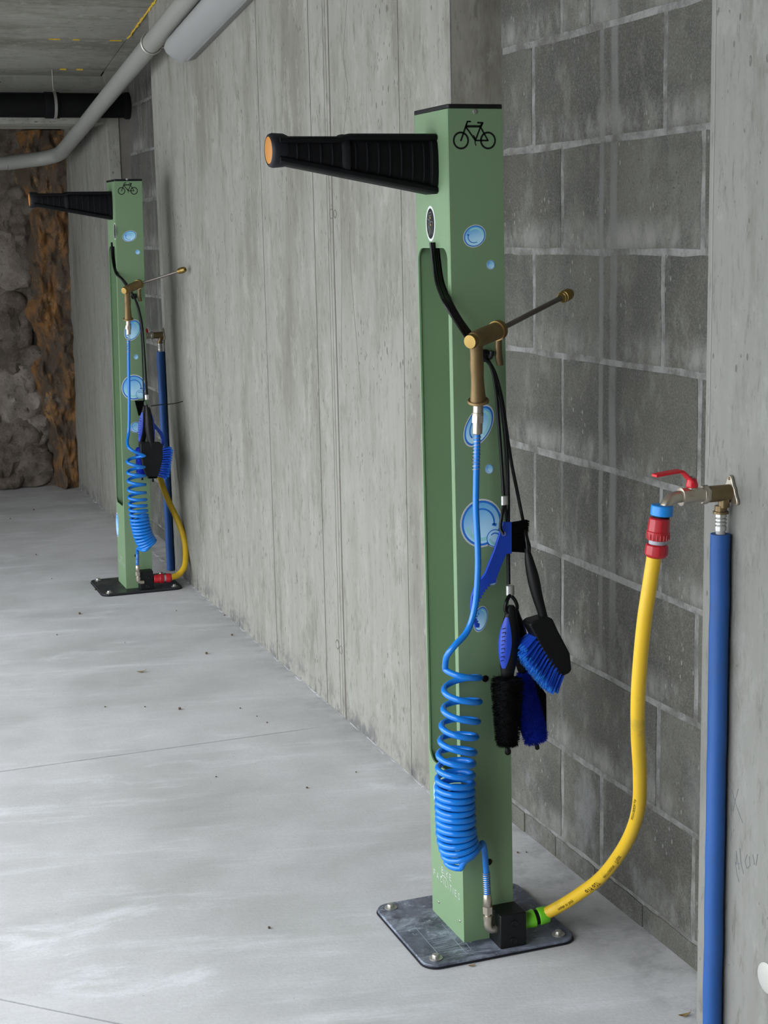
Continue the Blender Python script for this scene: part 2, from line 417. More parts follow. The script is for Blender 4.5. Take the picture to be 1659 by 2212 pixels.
# backing behind the formed panels (shows only in the seams), then the panels one by one
def formed(seams, first=None, last=None):
    b = strip(seams[0]+.006, seams[-1]-.006, WX+.004, 1.6); b.build('seam_backing', M['seam'], wall)
    for i, (a, c) in enumerate(zip(seams, seams[1:])):
        g0 = .0015 if i else 0; g1 = .0015 if i < len(seams)-2 else 0
        dx = random.uniform(-.0008, .0008) if 0 < i < len(seams)-2 else 0
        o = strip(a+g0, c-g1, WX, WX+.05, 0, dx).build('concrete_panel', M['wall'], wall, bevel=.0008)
pier = MB()
pier.prism([(WX, -3.2, 0), (WX, 2.058, 0), (WX+.004, 2.068, 0), (1.6, 2.07, 0), (1.6, -3.2, 0)], (0, 0, 2.7))
pier.build('concrete_pier', M['pier'], wall)
m = MB(); m.tube([(WX-.0002, 2.050+noise.noise((0, 1, k*.4))*.0012, .95+k*.06) for k in range(26)], .0011, 6); m.build('chamfer_line', M['plug'], wall)  # thin pale bead drawing the line along the pier's chamfered edge
formed([3.057, 3.355, 3.868, 3.99, 4.50, 4.885, 5.42, 5.895, 5.95])
formed([6.88, 7.12, 7.46, 8.45])
for (ya, yb) in ((3.057, 3.0), (6.9, 6.96)):
    j = MB(); j.prism([(WX+.0015, ya+.0012, 0), (BX+.06, yb+(-.02 if yb < ya else .02), 0), (BX+.06, yb+.2, 0), (WX+.0015, ya+.02, 0)], (0, 0, ceilz(ya)+.02))
    j.build('jamb', M['jamb'], wall)
# thick ridge line and stain seams
rg = MB()
for y, wd, dx in ((3.842, .004, .0015), (3.885, .0022, .0012), (4.004, .0018, .001)):
    pts = [(WX-dx*.4, y+noise.noise((0, y*9, z*1.3))*.006, z) for z in [k*.11 for k in range(0, 22)]]
    rg.tube(pts, wd*.5, 6)
rg.build('formwork_ridge', M['seam'], wall)

for ln in ([(738, 470), (739, 600), (738, 700), (739, 798)], [(756, 480), (757, 560), (763, 650), (771, 740), (776, 800), (781, 860)], [(750, 0), (745, 70), (742, 120), (748, 165), (751, 195), (746, 255), (742, 292)]):
    m = MB(); m.tube(crom([P(a, b, X=WX-.0002) for a, b in ln], 6), .0009, 4); m.build('hairline_crack', M['seam'], wall)
# block infill of the two bays
def bay(y0, y1, off):
    zs = [0.0475]+[.0475+.2015*k for k in range(1, 12)]
    top = ceilz((y0+y1)/2)
    mo = MB(); mo.box((BX+.0012, y0-.02, 0), (BX+.2, y1+.06, top)); inf = mo.build('block_infill', M['mortar'], wall)
    zs = [z for z in zs if z < top]
    for r, z0 in enumerate(zs):
        z1 = min(z0+.2015, top+.02)
        js = [2.235, 2.74] if r % 2 == 0 else [1.86, 2.358, 2.866]
        if r == 0: js = [2.235, 2.572, 2.742]
        if r == 8: js = [2.10, 2.62, 2.742]
        ed = [y0-.01]+[j+off for j in js if y0+.02 < j+off < y1-.02]+[y1+.05]
        for a, b in zip(ed, ed[1:]):
            m = MB(); jw = .0062+random.uniform(-.0006, .0014)
            x = BX-random.uniform(.0002, .0016)
            q = lambda: random.uniform(-.0022, .0022)
            ya, yb, za, zb = a+jw, b-jw, z0+jw, z1-jw
            n = 5
            ring = [(ya+(yb-ya)*k/n, za+q()) for k in range(n)]+[(yb+q(), za+(zb-za)*k/3) for k in range(3)]+[(yb-(yb-ya)*k/n, zb+q()) for k in range(n)]+[(ya+q(), zb-(zb-za)*k/3) for k in range(3)]
            ins = [(ya+(yy-ya)*(1-.006/(yb-ya))+.003, za+(zz-za)*(1-.006/.19)+.003) for yy, zz in ring]
            m.loft([[(BX+.03, yy, zz) for yy, zz in ring], [(x+.0014, yy, zz) for yy, zz in ring], [(x, yy, zz) for yy, zz in ins]], sm=False)
            m.build('block', M['block'], inf)
    # foot course: thin slips of block
    y = y0
    while y < y1+.03:
        l = random.uniform(.14, .3); m = MB()
        x = BX-random.uniform(.0005, .0025)
        pts = [(x, y+.002, 0), (x, min(y+l, y1+.05)-.002, 0)]
        n = 6; yb = min(y+l, y1+.05)
        top_ = [(x, y+.002+(yb-y-.004)*(1-k/n), .0455+random.uniform(-.002, .0015)) for k in range(n+1)]
        m.prism(pts+top_, (.05, 0, 0)); m.build('foot_block', M['block'], inf, bevel=.0015); y += l
bay(2.068, 3.005, 0)
bay(5.95, 6.93, 3.88)

# floor slabs with open saw-cut joints
fl = MB(); fl.box((-9, -6, -.3), (1.8, 9.2, -.012)); floor = struct(fl.build('floor', M['dirt']))
pa, pb = P(0, 2158, Z=0), P(262, 2212, Z=0); dv = (pb-pa); dv.z = 0; dv.normalize()
def online(x): return pa.y+(x-pa.x)*dv.y/dv.x
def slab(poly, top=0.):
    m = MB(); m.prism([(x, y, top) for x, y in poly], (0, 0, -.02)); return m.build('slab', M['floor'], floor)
SY = lambda x: 3.796+(x-.361)*.0112
xe = 1.7; gp = .0016
xa = -9
gp = .0030
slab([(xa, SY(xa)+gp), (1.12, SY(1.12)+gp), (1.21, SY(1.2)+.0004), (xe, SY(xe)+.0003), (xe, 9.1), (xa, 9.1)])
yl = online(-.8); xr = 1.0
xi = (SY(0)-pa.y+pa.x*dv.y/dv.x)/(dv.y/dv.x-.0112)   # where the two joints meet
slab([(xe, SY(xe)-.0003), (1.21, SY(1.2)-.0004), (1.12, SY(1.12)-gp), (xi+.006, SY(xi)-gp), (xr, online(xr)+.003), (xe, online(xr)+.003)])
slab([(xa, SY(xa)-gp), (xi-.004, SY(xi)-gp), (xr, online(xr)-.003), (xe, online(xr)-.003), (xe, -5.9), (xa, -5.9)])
# crumbled edge where the slab meets the wall
ed = MB()
y = 3.1
while y < 8.2:
    l = random.uniform(.02, .09); h = random.uniform(.0005, .002); wd = random.uniform(.003, .012)
    ed.prism([(WX-wd, y, -.001), (WX+.002, y-.004, -.001), (WX+.002, y+l, -.001), (WX-wd*.6, y+l*.8, -.001)], (0, 0, h+.001)); y += l+random.uniform(0, .06)
o = ed.build('mortar_crumbs', M['floor'], floor); o['kind'] = 'stuff'

# sloping board-marked ceiling, beam at its low end
EX = -1.0
cs = MB(); cs.prism([(EX, -2.0, ceilz(-2.0)+.012), (EX, 7.05, ceilz(7.05)+.012), (1.7, 7.05, ceilz(7.05)+.012), (1.7, -2.0, ceilz(-2.0)+.012)], (0, 0, .25))
ceiling = struct(cs.build('ceiling', M['seam']))
yy = [6.97, 6.85]
while yy[-1] > -1.7: yy.append(yy[-1]-.48)
for a, b in zip(yy, yy[1:]):
    for (x0, x1) in ((EX, -.45), (-.45, 1.286), (1.289, 1.7)):
        m = MB(); dz = random.uniform(0, .003); g_ = .0022
        m.prism([(x0+.001, a-g_, ceilz(a)+dz), (x1-.001, a-g_, ceilz(a)+dz), (x1-.001, b+g_, ceilz(b)+dz), (x0+.001, b+g_, ceilz(b)+dz)], (0, 0, .02))
        m.build('ceiling_panel', M['ceil'], ceiling)
m = MB(); m.box((-3.2, 6.97, 1.795), (1.7, 7.3, 2.2)); m.box((-3.2, 7.3, 1.86), (1.7, 9.0, 2.2)); m.build('beam', M['ceil'], ceiling, bevel=.006)  # rear box: unseen ceiling, added to close a sky leak behind the beam
fm = MB()
pts = [P(344-67*t, -2+90*t, X=WX-.004) for t in [k/26 for k in range(27)]]
pts = [Vector((WX-.004+noise.noise((k*.9, 0, 0))*.006, p.y, ceilz(p.y)-.001+noise.noise((0, k*.8, 0))*.003)) for k, p in enumerate(pts)]
fm.tube(pts, [.003+.004*abs(noise.noise((k*.7, 3, 0)))*2 for k in range(27)], 6); fm.build('foam_bead', M['foam'], ceiling)
fm = MB()
for px, yq in ((118, 6.36), (165, 6.36), (172, 6.845), (136, 6.845), (250, 6.36)):
    p = P(px, 90 if yq < 6.5 else 150, Y=yq); l = random.uniform(.01, .03)
    fm.box((p.x-l, yq-.004, ceilz(yq)-.003), (p.x+l, yq+.004, ceilz(yq)+.004))
fm.build('foam_crumbs', M['foam'], ceiling)

m = MB(); m.box((EX-.3, -2.3, -.02), (1.7, -2.0, 3.4)); struct(m.build('wall_front_light_block', M['wall']))  # unseen wall behind the camera, added to block light from there
m = MB(); m.box((EX-.3, -2.0, -.02), (EX-.02, .0, 3.4)); m.box((EX-.3, 6.9, -.02), (EX-.02, 9.0, 2.6)); struct(m.build('wall_left_light_block', M['wall']))  # unseen wall pieces, added and sized to narrow the light from the left
m = MB(); m.prism([(EX-.02, -2.0, ceilz(-2.0)-.5), (EX-.02, 7.0, ceilz(7.0)-.5), (EX-.02, 7.0, ceilz(7.0)+.2), (EX-.02, -2.0, ceilz(-2.0)+.2)], (-.25, 0, 0)); m.build('added_shade_beam', M['ceil'], ceiling)  # unseen downstand, added to cut high sky light off the upper wall
# rubble wall closing the far end
def rock_surface(x, z):
    n = noise.fractal((x*2.6, 3.1, z*2.2), .9, 2.1, 5)
    c = noise.noise((x*9, 1, z*9))*.03+noise.noise((x*24, 5, z*24))*.012
    return n*.07+c
back = MB(); NX, NZ = 150, 110; X0, X1, Z0, Z1 = -3.2, 1.42, -.03, 1.86
gv = []
for j in range(NZ+1):
    for i in range(NX+1):
        x = X0+(X1-X0)*i/NX; z = Z0+(Z1-Z0)*j/NZ
        gv.append((x, 8.36-.1*z-rock_surface(x, z)*.8, z))
back.add(gv, [(j*(NX+1)+i, j*(NX+1)+i+1, (j+1)*(NX+1)+i+1, (j+1)*(NX+1)+i) for j in range(NZ) for i in range(NX)], 0, True)
back.add([(X0, 8.9, Z0), (X1, 8.9, Z0), (X1, 8.9, 2.5), (X0, 8.9, 2.5)], [(0, 1, 2, 3)], 0, False)
wall_back = struct(back.build('wall_back', M['rock'], fix=False))
def stone(cx, cz, rx, rz, dep, mat_, seed, base=8.3):
    m = MB(); n = 26; rings = []
    for k in range(9):
        a = (pi/2)*k/8.5; rr = cos(a)**.55; dd = sin(a)
        ring = []
        for i in range(n):
            t = 2*pi*i/n; sq = 1/max(abs(cos(t))**3.2+abs(sin(t))**3.2, 1e-6)**(1/3.2)
            wob = 1+.16*noise.noise((cos(t)*1.6+seed, sin(t)*1.6, seed*.7))
            x = cx+cos(t)*sq*rx*rr*wob; z = max(.004, cz+sin(t)*sq*rz*rr*wob)
            d = dep*dd*.8+.05*noise.fractal((x*11, seed, z*11), .9, 2, 5)*(1 if k else 0)
            ring.append((x, base+.06-.1*z-d, z))
        rings.append(ring)
    m.loft(rings, 0, True); return m.build('stone', mat_, wall_back)
def pz(px, py, Y=8.25): p = P(px, py, Y=Y); return p.x, p.z
k = 0
for px, py, w_, h_, mt in ((28, 560, 70, 110, 'rockp'), (110, 560, 60, 110, 'rock'), (30, 700, 62, 120, 'rock'), (60, 790, 90, 70, 'rock'), (35, 460, 60, 90, 'rock'), (110, 430, 70, 90, 'rock'),
                           (45, 850, 100, 110, 'rockp'), (30, 310, 110, 90, 'rock'), (40, 960, 105, 130, 'rock'), (88, 930, 46, 60, 'rockp'), (78, 1020, 80, 70, 'rock'), (20, 1040, 60, 50, 'rock'),
                           (142, 762, 30, 60, 'rockp'), (88, 660, 50, 100, 'rock'), (120, 320, 60, 80, 'rock')):
    x, z = pz(px, py); k += 1
    stone(x, z, w_/2*8.9/3348*1.12, h_/2*8.9/3348*1.08, .075, M[mt], k*3.7)
for i in range(22):   # the wall goes on beyond the frame
    cx_ = .62-(i//4)*.46-random.uniform(0, .1); cz = .2+(i % 4)*.42
    stone(cx_, cz, random.uniform(.14, .2), random.uniform(.13, .18), .08, M[random.choice(['rock', 'rock', 'rockp'])], 80+i*2.3)
# orange clay filling between stones and concrete
cl = MB(); nx, nz = 44, 150; gv = []
for j in range(nz+1):
    z = 1.84*j/nz
    xl = 1.11+.05*noise.noise((0, z*2.1, 3))+.05*noise.noise((5, z*7, 3))+(.07 if z < .5 else 0)*(1-z/.5)-.02*z
    for i in range(nx+1):
        u = i/nx; x = xl+(1.31-xl)*u
        n1 = noise.fractal((x*7, 7.7, z*5), .85, 2.1, 6); n2 = noise.noise((x*26, 2, z*15))
        edge = min(1, u/.22)
        gv.append((x, 8.33-.1*z-edge*(.085+.07*n1+.014*n2)-.03*u, z))
cl.add(gv, [(j*(nx+1)+i, j*(nx+1)+i+1, (j+1)*(nx+1)+i+1, (j+1)*(nx+1)+i) for j in range(nz) for i in range(nx)], 0, True)
cl.build('clay_filling', M['clay'], wall_back, fix=False)

# tie-hole plugs and small marks on the concrete
def plug(px, py, r, X=WX):
    p = P(px, py, X=X); m = MB()
    m.add([(X-.0012, p.y+cos(a)*r, p.z+sin(a)*r) for a in [2*pi*i/20 for i in range(20)]], [tuple(range(20))], 0)
    m.add([(X-.0016, p.y+cos(a)*r*.72, p.z+sin(a)*r*.72) for a in [2*pi*i/20 for i in range(20)]], [tuple(range(20))], 1)
    m.build('tie_hole_plug', [M['plugr'], M['plug']], wall)
def ringmark(px, py, r):
    p = P(px, py, X=WX); m = MB(); m.tube([(WX-.0006, p.y+cos(a)*r, p.z+sin(a)*r) for a in [2*pi*i/24 for i in range(24)]], .0009, 5, closed=True)
    m.build('tie_hole_ring', M['seam'], wall)
plug(730, 1392, .014); ringmark(737, 1404, .011); ringmark(716, 462, .0125); ringmark(724, 462, .010); ringmark(501, 470, .012)
m = MB(); p = P(1662, 2112, X=WX); m.lathe((WX+.001, p.y, p.z), (WX-.02, p.y, p.z), [(0, .024), (.006, .024), (.009, .019), (.0092, .001)], 28); m.build('cover_disc', M['whitep'], wall)
# faint pencil scribble on the pier
m = MB()
for ln in ([(1580, 1706), (1590, 1740), (1604, 1778)], [(1594, 1706), (1587, 1732), (1583, 1752)], [(1588, 1862), (1592, 1890), (1596, 1905)], [(1590, 1868), (1590, 1838), (1596, 1878)],
           [(1598, 1832), (1600, 1862), (1606, 1888)], [(1591, 1866), (1602, 1864)], [(1614, 1846), (1609, 1860), (1613, 1876), (1620, 1870), (1618, 1850)], [(1626, 1846), (1630, 1868)], [(1636, 1845), (1633, 1870)]):
    for a, b in zip(ln, ln[1:]):
        m.tube([P(*a, X=WX-.0004), P(*b, X=WX-.0004)], .0005, 4)
m.build('pencil_scribble', M['pencil'], wall)

# ================================================================ STATIONS
def bubble(map2, cx, cz, rx, rz, rot, parent, small=None, style=0):
    """sticker of a soap bubble: white rim, blue ring, pale body, cyan crescent, dark arc"""
    m = MB()
    def L(poly, mi, lay): m.add([map2(x, z, lay) for x, z in poly], [tuple(range(len(poly)))], mi)
    n = 32; k = .93
    outs = [(cx, cz, rx, rz)]+([small] if small else [])
    for lay, (sc, mi) in enumerate(((1.0, 0), (.93, 1), (.84, 2))):
        for oi, (a, b, r1, r2) in enumerate(outs):
            L(circ((a, b), r1*sc, n, r2*sc, rot if oi == 0 else 0), mi, lay+(oi*4 if lay else 0))
    if rx > .006:
        def cres(a0, a1, r0, r1, mi, lay, c=(cx, cz), R=(rx, rz)):
            A = arc(c, R[0]*r0, a0, a1, 14, R[1]*r0, rot); B = arc(c, R[0]*r1, a0, a1, 14, R[1]*r1, rot)
            for i in range(14): L([A[i], A[i+1], B[i+1], B[i]], mi, lay)
        s0 = style
        cres(190+s0, 300+s0, .74, .60, 3, 3)
        cres(300+s0, 316+s0, .74, .62, 3, 3)
        cres(-10+s0, 120+s0, .62, .55, 1, 3)
        cres(-15+s0, -5+s0, .7, .5, 1, 3)
        if small:
            cres(180, 300, .72, .5, 3, 8, (small[0], small[1]), small[2:]); cres(30, 140, .6, .48, 1, 8, (small[0], small[1]), small[2:])
    else:
        L(circ((cx, cz), rx*.5, 16, rz*.5, rot), 1, 3)
    return m.build('bubble_sticker', [M['inkw'], M['inkd'], M['bub'], M['inkc']], parent, fix=False)

LET = {'B': [[(0, 0), (0, 1), (.35, 1), (.5, .85), (.5, .65), (.35, .53), (0, .53)], [(.35, .53), (.56, .4), (.56, .15), (.38, 0), (0, 0)]],
       'I': [[(0, 0), (0, 1)]], 'K': [[(0, 0), (0, 1)], [(.52, 1), (.05, .45)], [(.16, .58), (.55, 0)]], 'E': [[(.48, 0), (0, 0), (0, 1), (.48, 1)], [(0, .52), (.42, .52)]],
       'F': [[(0, 0), (0, 1), (.48, 1)], [(0, .52), (.42, .52)]], 'A': [[(0, 0), (.3, 1), (.6, 0)], [(.1, .32), (.5, .32)]],
       'C': [[(.58, .85), (.42, .98), (.2, .95), (.04, .72), (0, .5), (.04, .25), (.2, .04), (.42, .02), (.58, .15)]], 'L': [[(0, 1), (0, 0), (.45, 0)]],
       'T': [[(0, 1), (.56, 1)], [(.28, 1), (.28, 0)]], 'S': [[(.48, .86), (.34, .98), (.14, .96), (.04, .8), (.1, .6), (.4, .44), (.5, .26), (.42, .06), (.2, 0), (.02, .12)]]}
WID = {'B': .56, 'I': 0.04, 'K': .55, 'E': .48, 'F': .48, 'A': .6, 'C': .58, 'L': .45, 'T': .56, 'S': .5}

def rrect(x0, x1, z0, z1, r, n=6, bottom_r=None):
    o = []
    for (cx, cz, a0, rr) in ((x1-r, z0+r, -90, r), (x1-r, z1-r, 0, r), (x0+r, z1-r, 90, r), (x0+r, z0+r, 180, r)):
        o += [(cx+cos(radians(a0+90*k/n))*rr, cz+sin(radians(a0+90*k/n))*rr) for k in range(n+1)]
    return o

def station(ox, oy, lean, label, ids):
    """ids: the sticker positions etc. seen on this station, as points measured on its faces"""
    root = thing('bike_wash_station', (ox, oy, 0), label, 'wash station', 'bike wash stations against the wall')
    W, D, H, T = .05, .154, 1.502, .003
    def V(x, y, z): return (x+lean*z, y, z)
    def lean_all(mb): mb.v = [(x+lean*z, y, z) for x, y, z in mb.v]; return mb
    # base plate with rounded corners
    m = MB(); pl = rrect(-.149, .152, -.062, .218, .028); m.prism([(x, y, 0.0005) for x, y in pl], (0, 0, .0085))
    bp = m.build('base_plate', M[ids['plate']], root, bevel=.0015)
    m = MB(); m.tube([(x, y, .0022) for x, y in pl], .0022, 6, closed=True); m.build('edge_trim', M['rimbl'], bp)
    if ids.get('scuffs'):
        m = MB()
        for a in range(11):
            yv = -.048+a*.0088+random.uniform(-.004, .004); x0 = -.112+random.uniform(-.006, .014); x1 = -.066+random.uniform(-.016, .012)
            hh = random.uniform(.0006, .0022); tl = random.uniform(-.003, .003)
            m.add([(x0, yv, .0093), (x1, yv+tl, .0093), (x1-random.uniform(0, .006), yv+tl+hh, .0093), (x0+random.uniform(0, .006), yv+hh*.6, .0093)], [(0, 1, 2, 3)])
        for x0, ya_, yb_ in ((-.112, -.03, .10), (-.064, -.045, .06), (-.060, .02, .09), (-.050, -.03, .0)):
            m.add([(x0, ya_, .0094), (x0+.0016, ya_, .0094), (x0+.003, yb_, .0094), (x0+.002, yb_, .0094)], [(0, 1, 2, 3)])
        m.build('scuff_marks', M['scuff'], bp, fix=False)
    for bx, by in ((-.121, -.036), (.125, -.036), (-.121, .195), (.125, .195)):
        m = MB(); m.lathe((bx, by, .0088), (bx, by, .03), [(0, .0125), (.0018, .0125), (.002, .0075)], 20)
        m2 = MB(); m2.lathe((bx, by, .0105), (bx, by, .03), [(0, .0072), (.0055, .0072), (.0066, .006), (.0067, .001)], 6)
        bo = m2.build('bolt', M['zinc'], root); m.build('washer', M['zinc'], bo)
    # sheet-metal column: front, right, rear walls and the slotted face
    m = MB()
    m.box((-W, 0, .009), (W, T, H)); m.box((W-T, T, .009), (W, D, H)); m.box((-W, D-T, .009), (W-T, D, H))
    y0, y1, z0, z1, r = .0145, .149, .318, 1.272, .022
    xo = -W
    def panel(pts): m.prism([(xo, y, z) for y, z in pts], (T, 0, 0))
    panel([(T, .009), (D-T, .009), (D-T, z0), (T, z0)]); panel([(T, z1), (D-T, z1), (D-T, H), (T, H)])
    panel([(T, z0), (y0, z0), (y0, z1), (T, z1)]); panel([(y1, z0), (D-T, z0), (D-T, z1), (y1, z1)])
    for (cy, cz, a0, ky, kz) in ((y0+r, z0+r, 180, y0, z0), (y1-r, z0+r, 270, y1, z0), (y1-r, z1-r, 0, y1, z1), (y0+r, z1-r, 90, y0, z1)):
        A = [(cy+cos(radians(a0+90*k/8))*r, cz+sin(radians(a0+90*k/8))*r) for k in range(9)]
        m.prism([(xo, y, z) for y, z in [(ky, kz)]+A], (T, 0, 0))
    column = lean_all(m).build('column', M['green'], root, bevel=.0009)
    m = MB(); m.prism([(x, y, H) for x, y in rrect(-W-.001, W+.001, -.001, D+.001, .006)], (0, 0, .0075)); lean_all(m).build('cap', M['black'], root, bevel=.0014)
    F = lambda x, z, lay=0: V(x, -.0003-.00022*lay, z)
    S = lambda y, z, lay=0: V(-W-.0003-.00022*lay, y, z)
    def loc(px, py, side=False):
        if side: p = P(px, py, X=ox-W+lean*ids['sz']); return p.y-oy, p.z
        p = P(px, py, Y=oy); return p.x-ox-lean*p.z, p.z
    # screws
    for s_ in ids['screws']:
        x, z = loc(*s_[:2], side=s_[2]); m = MB()
        if s_[2]: a, b = V(-W, x, z), V(-W-.01, x, z)
        else: a, b = V(x, 0, z), V(x, -.01, z)
        rr = .0042 if not s_[2] else .003
        m.lathe(a, b, [(0, rr), (.0012, rr*.95), (.002, rr*.6), (.0021, rr*.45), (.0012, rr*.4), (.0011, .0001)], 14); m.build('screw', M['zinc'], root)
    for (px, py) in ids['grommets']:
        x, z = loc(px, py); m = MB(); m.lathe(V(x, 0, z), V(x, -.01, z), [(0, .0062), (.001, .0062), (.0022, .0045), (.0024, .0001)], 18); m.build('rubber_plug', M['rubber'], root)
    # bicycle pictogram
    x1_, z1_ = loc(*ids['wheels'][0]); x2_, z2_ = loc(*ids['wheels'][1]); m = MB(); d = x2_-x1_; kx = d/334.; kz = kx
    def B(px, py): return (x1_+(px-750)*kx, z1_-(py-573)*kz*1.0)
    for c in ((750, 573), (1078, 573)):
        q = B(*c); A = circ(q, 97*kx, 36); Bq = circ(q, 76*kx, 36)
        for i in range(36): j = (i+1) % 36; m.add([F(*A[i]), F(*A[j]), F(*Bq[j]), F(*Bq[i])], [(0, 1, 2, 3)])
    for ln, wd in (([(750, 573), (820, 400)], 15), ([(820, 400), (832, 368), (868, 368)], 14), ([(815, 420), (990, 420)], 20), ([(815, 430), (925, 573)], 14), ([(1000, 400), (925, 573)], 14), ([(925, 573), (1078, 573), (985, 420)], 14),
                   ([(958, 380), (1018, 382), (995, 420)], 15), ([(905, 520), (918, 540), (922, 605), (930, 625)], 9)):
        for poly in stroke([B(*q) for q in ln], wd*kx*1.3): m.add([F(q[0], q[1]) for q in poly], [tuple(range(len(poly)))])
    m.build('bicycle_pictogram', M['inkk'], root, fix=False)
    # bubbles
    for b in ids['bubbles']:
        px, py, rx, rz, rot = b[:5]; x, z = loc(px, py); sm = None
        if len(b) > 5: sx, sz = loc(b[5], b[6]); sm = (sx, sz, b[7]*ids['k'], b[7]*ids['k'])
        bubble(F, x, z, rx*ids['k'], rz*ids['k'], radians(rot), root, sm, 0 if sm else 150)
    for px, py, ry, rz in ids['sidebubbles']:
        y, z = loc(px, py, True); bubble(lambda a, b, l: S(-a, b, l), -y, z, ry, rz, 0, root)
    # oval sticker above the slot
    y, z = loc(*ids['oval'], side=True); m = MB()
    for lay, sc, mi in ((0, 1, 0), (1, .86, 1)):
        q = circ((y, z), .0215*sc if lay == 0 else .0175, 30, .0305 if lay == 0 else .0262); m.add([S(a, b, lay) for a, b in q], [tuple(range(30))], mi)
    for ln, mi in (([(-.012, .008), (-.004, .006), (0, .002), (.006, .004), (.012, .002)], 2), ([(-.009, .012), (-.009, -.002), (-.003, -.010), (-.004, -.020)], 2), ([(-.002, .012), (-.002, .002), (.004, -.004)], 2),
                   ([(.012, .002), (.008, -.008), (.009, -.018)], 2), ([(-.006, .001), (.000, -.008), (.003, -.018)], 2), ([(-.012, -.004), (-.006, -.012), (-.008, -.020)], 2), ([(-.006, .018), (.004, .020), (.004, .014), (-.006, .013), (-.006, .018)], 2), ([(-.001, .011), (.000, .009)], 3), ([(.001, -.001), (.002, -.003)], 3)):
        for poly in stroke([(y-a, z+b) for a, b in ln], .0006 if mi == 2 else .002): m.add([S(q[0], q[1], 2) for q in poly], [tuple(range(len(poly)))], mi)
    m.build('oval_sticker', [M['inkw'], M['inkk'], M['inkg'], M['inky']], root, fix=False)
    # lettering: BIKE over FACILITIES
    m = MB(); faint = ids.get('faint', 1.)
    def text(t, ya, yb, zb, h):
        tot = sum(WID[c] for c in t); gap = ((ya-yb)/h/1.35-tot*ks)/(len(t)-1); u = 0
        for c in t:
            for ln in LET[c]:
                for poly in stroke([(ya-(u+a*ks)*h*1.35, zb+b*h) for a, b in ln], .0012*faint, caps=True): m.add([S(q[0], q[1], 1) for q in poly], [tuple(range(len(poly)))])
            u += WID[c]*ks+gap
    ks = .95; text('FACILITIES', .141, .016, .0865, .0115); text('BIKE', .101, .056, .1075, .0115)
    for poly in stroke([(.106, .0935), (.097, .1035), (.079, .1035), (.072, .0985)], .0012): m.add([S(q[0], q[1], 1) for q in poly], [tuple(range(len(poly)))])
    m.build('lettering', M['inkw'], root, fix=False)
    # hanging arm
    yc = ids.get('army', .077); za = ids['armz']
    def sect(x, zt, zb, hd, n=20, e=3.4):
        zc, hh = (zt+zb)/2, (zt-zb)/2; o = []
        for i in range(n):
            t = 2*pi*i/n; sq = 1/(abs(cos(t))**e+abs(sin(t))**e)**(1/e)
            o.append((x, yc+cos(t)*sq*hd, zc+sin(t)*sq*hh))
        return o
    Xr = -W-.0005+lean*1.415
    def zt(u): return za if u < .165 else za-.0045   # u: distance out from the column
    def zb(u): return za-.100+u*.192
    arm = MB(); arm.loft([sect(Xr-u, zt(u)-.002, zb(u)+.002, .0262) for u in (0, .08, .164, .166, .23, .267)])
    root_arm = arm.build('hanging_arm', M['rubber'], root)
    fl_ = MB()
    for side in (0, 1):
        L = []
        for u in [k*.279/16 for k in range(17)]:
            zc = zt(u)-.006 if side == 0 else zb(u)+.006
            hd = .031 if u < .165 else .0285
            L.append([(Xr-u, yc+a*hd, zc+b*.0065) for a, b in ((-1, -.5), (-.8, -1), (.8, -1), (1, -.5), (1, .5), (.8, 1), (-.8, 1), (-1, .5))])
        fl_.loft(L, sm=False)
    fl_.build('flange', M['rubber'], root_arm, bevel=.001)
    rb = MB()
    for k in range(1, 13):
        u = .003+k*.0205
        rb.loft([sect(Xr-u-d_, zt(u)-.006, zb(u)+.006, .0292) for d_ in (0, .0018)], sm=False)
    rb.build('ribs', M['rimbl'], root_arm)
    e_ = MB()
    e_.loft([sect(Xr, za, zb(0), .033), sect(Xr-.010, za, zb(.012), .033), sect(Xr-.013, za-.003, zb(.012)+.004, .028)])
    e_.build('collar', M['rubber'], root_arm); e_ = MB()
    e_.loft([sect(Xr-.158, za, zb(.16)-.001, .032), sect(Xr-.166, za+.0002, zb(.167)-.001, .031), sect(Xr-.171, za-.005, zb(.17)+.004, .027)])
    e_.build('collar', M['rubber'], root_arm)
    e_ = MB(); tz = (zt(.27)+zb(.27))/2
    e_.lathe((Xr-.259, yc, tz+.001), (Xr-.35, yc, tz), [(0, .024), (.008, .0275), (.026, .0285), (.031, .0265), (.0325, .0232), (.0305, .0225), (.030, .001)], 32, sm=True)
    en = e_.build('arm_tip', M['rimbl'], root_arm)
    e_ = MB(); e_.lathe((Xr-.2885, yc, tz+.001), (Xr-.35, yc, tz), [(0, .0222), (.0025, .0222), (.0028, .021), (.003, .0001)], 32); e_.build('orange_end_disc', M['orange'], root_arm)
    # black block with the hose inlet, front lower right
    bx0, bx1, bz0, bz1, by = ids['blk']
    m = MB(); m.box((bx0, by, bz0), (bx1, -.0005, bz1)); blk = m.build('connector_block', M['black'], root, bevel=.002)
    m = MB()
    for (q, zq) in ((bx0+.026, .022), (bx0+.028, .055)): m.lathe((q, by+.001, zq), (q, by-.01, zq), [(0, .0068), (.0025, .0068), (.0032, .0055), (.0026, .0045), (.0026, .0001)], 16)
    m.build('bolt_head', M['black'], blk)
    hk = MB(); hx, hz = loc(*ids['hook'])
    hk.tube([(V(hx, 0, hz)), V(hx, -.014, hz), V(hx, -.024, hz-.001), V(hx, -.030, hz+.004), V(hx, -.031, hz+.010)], .0042, 10)
    hk.lathe(V(hx, 0, hz), V(hx, -.01, hz), [(0, .011), (.003, .011), (.0035, .004)], 16); hk.build('hook', M['black'], root)
    return root

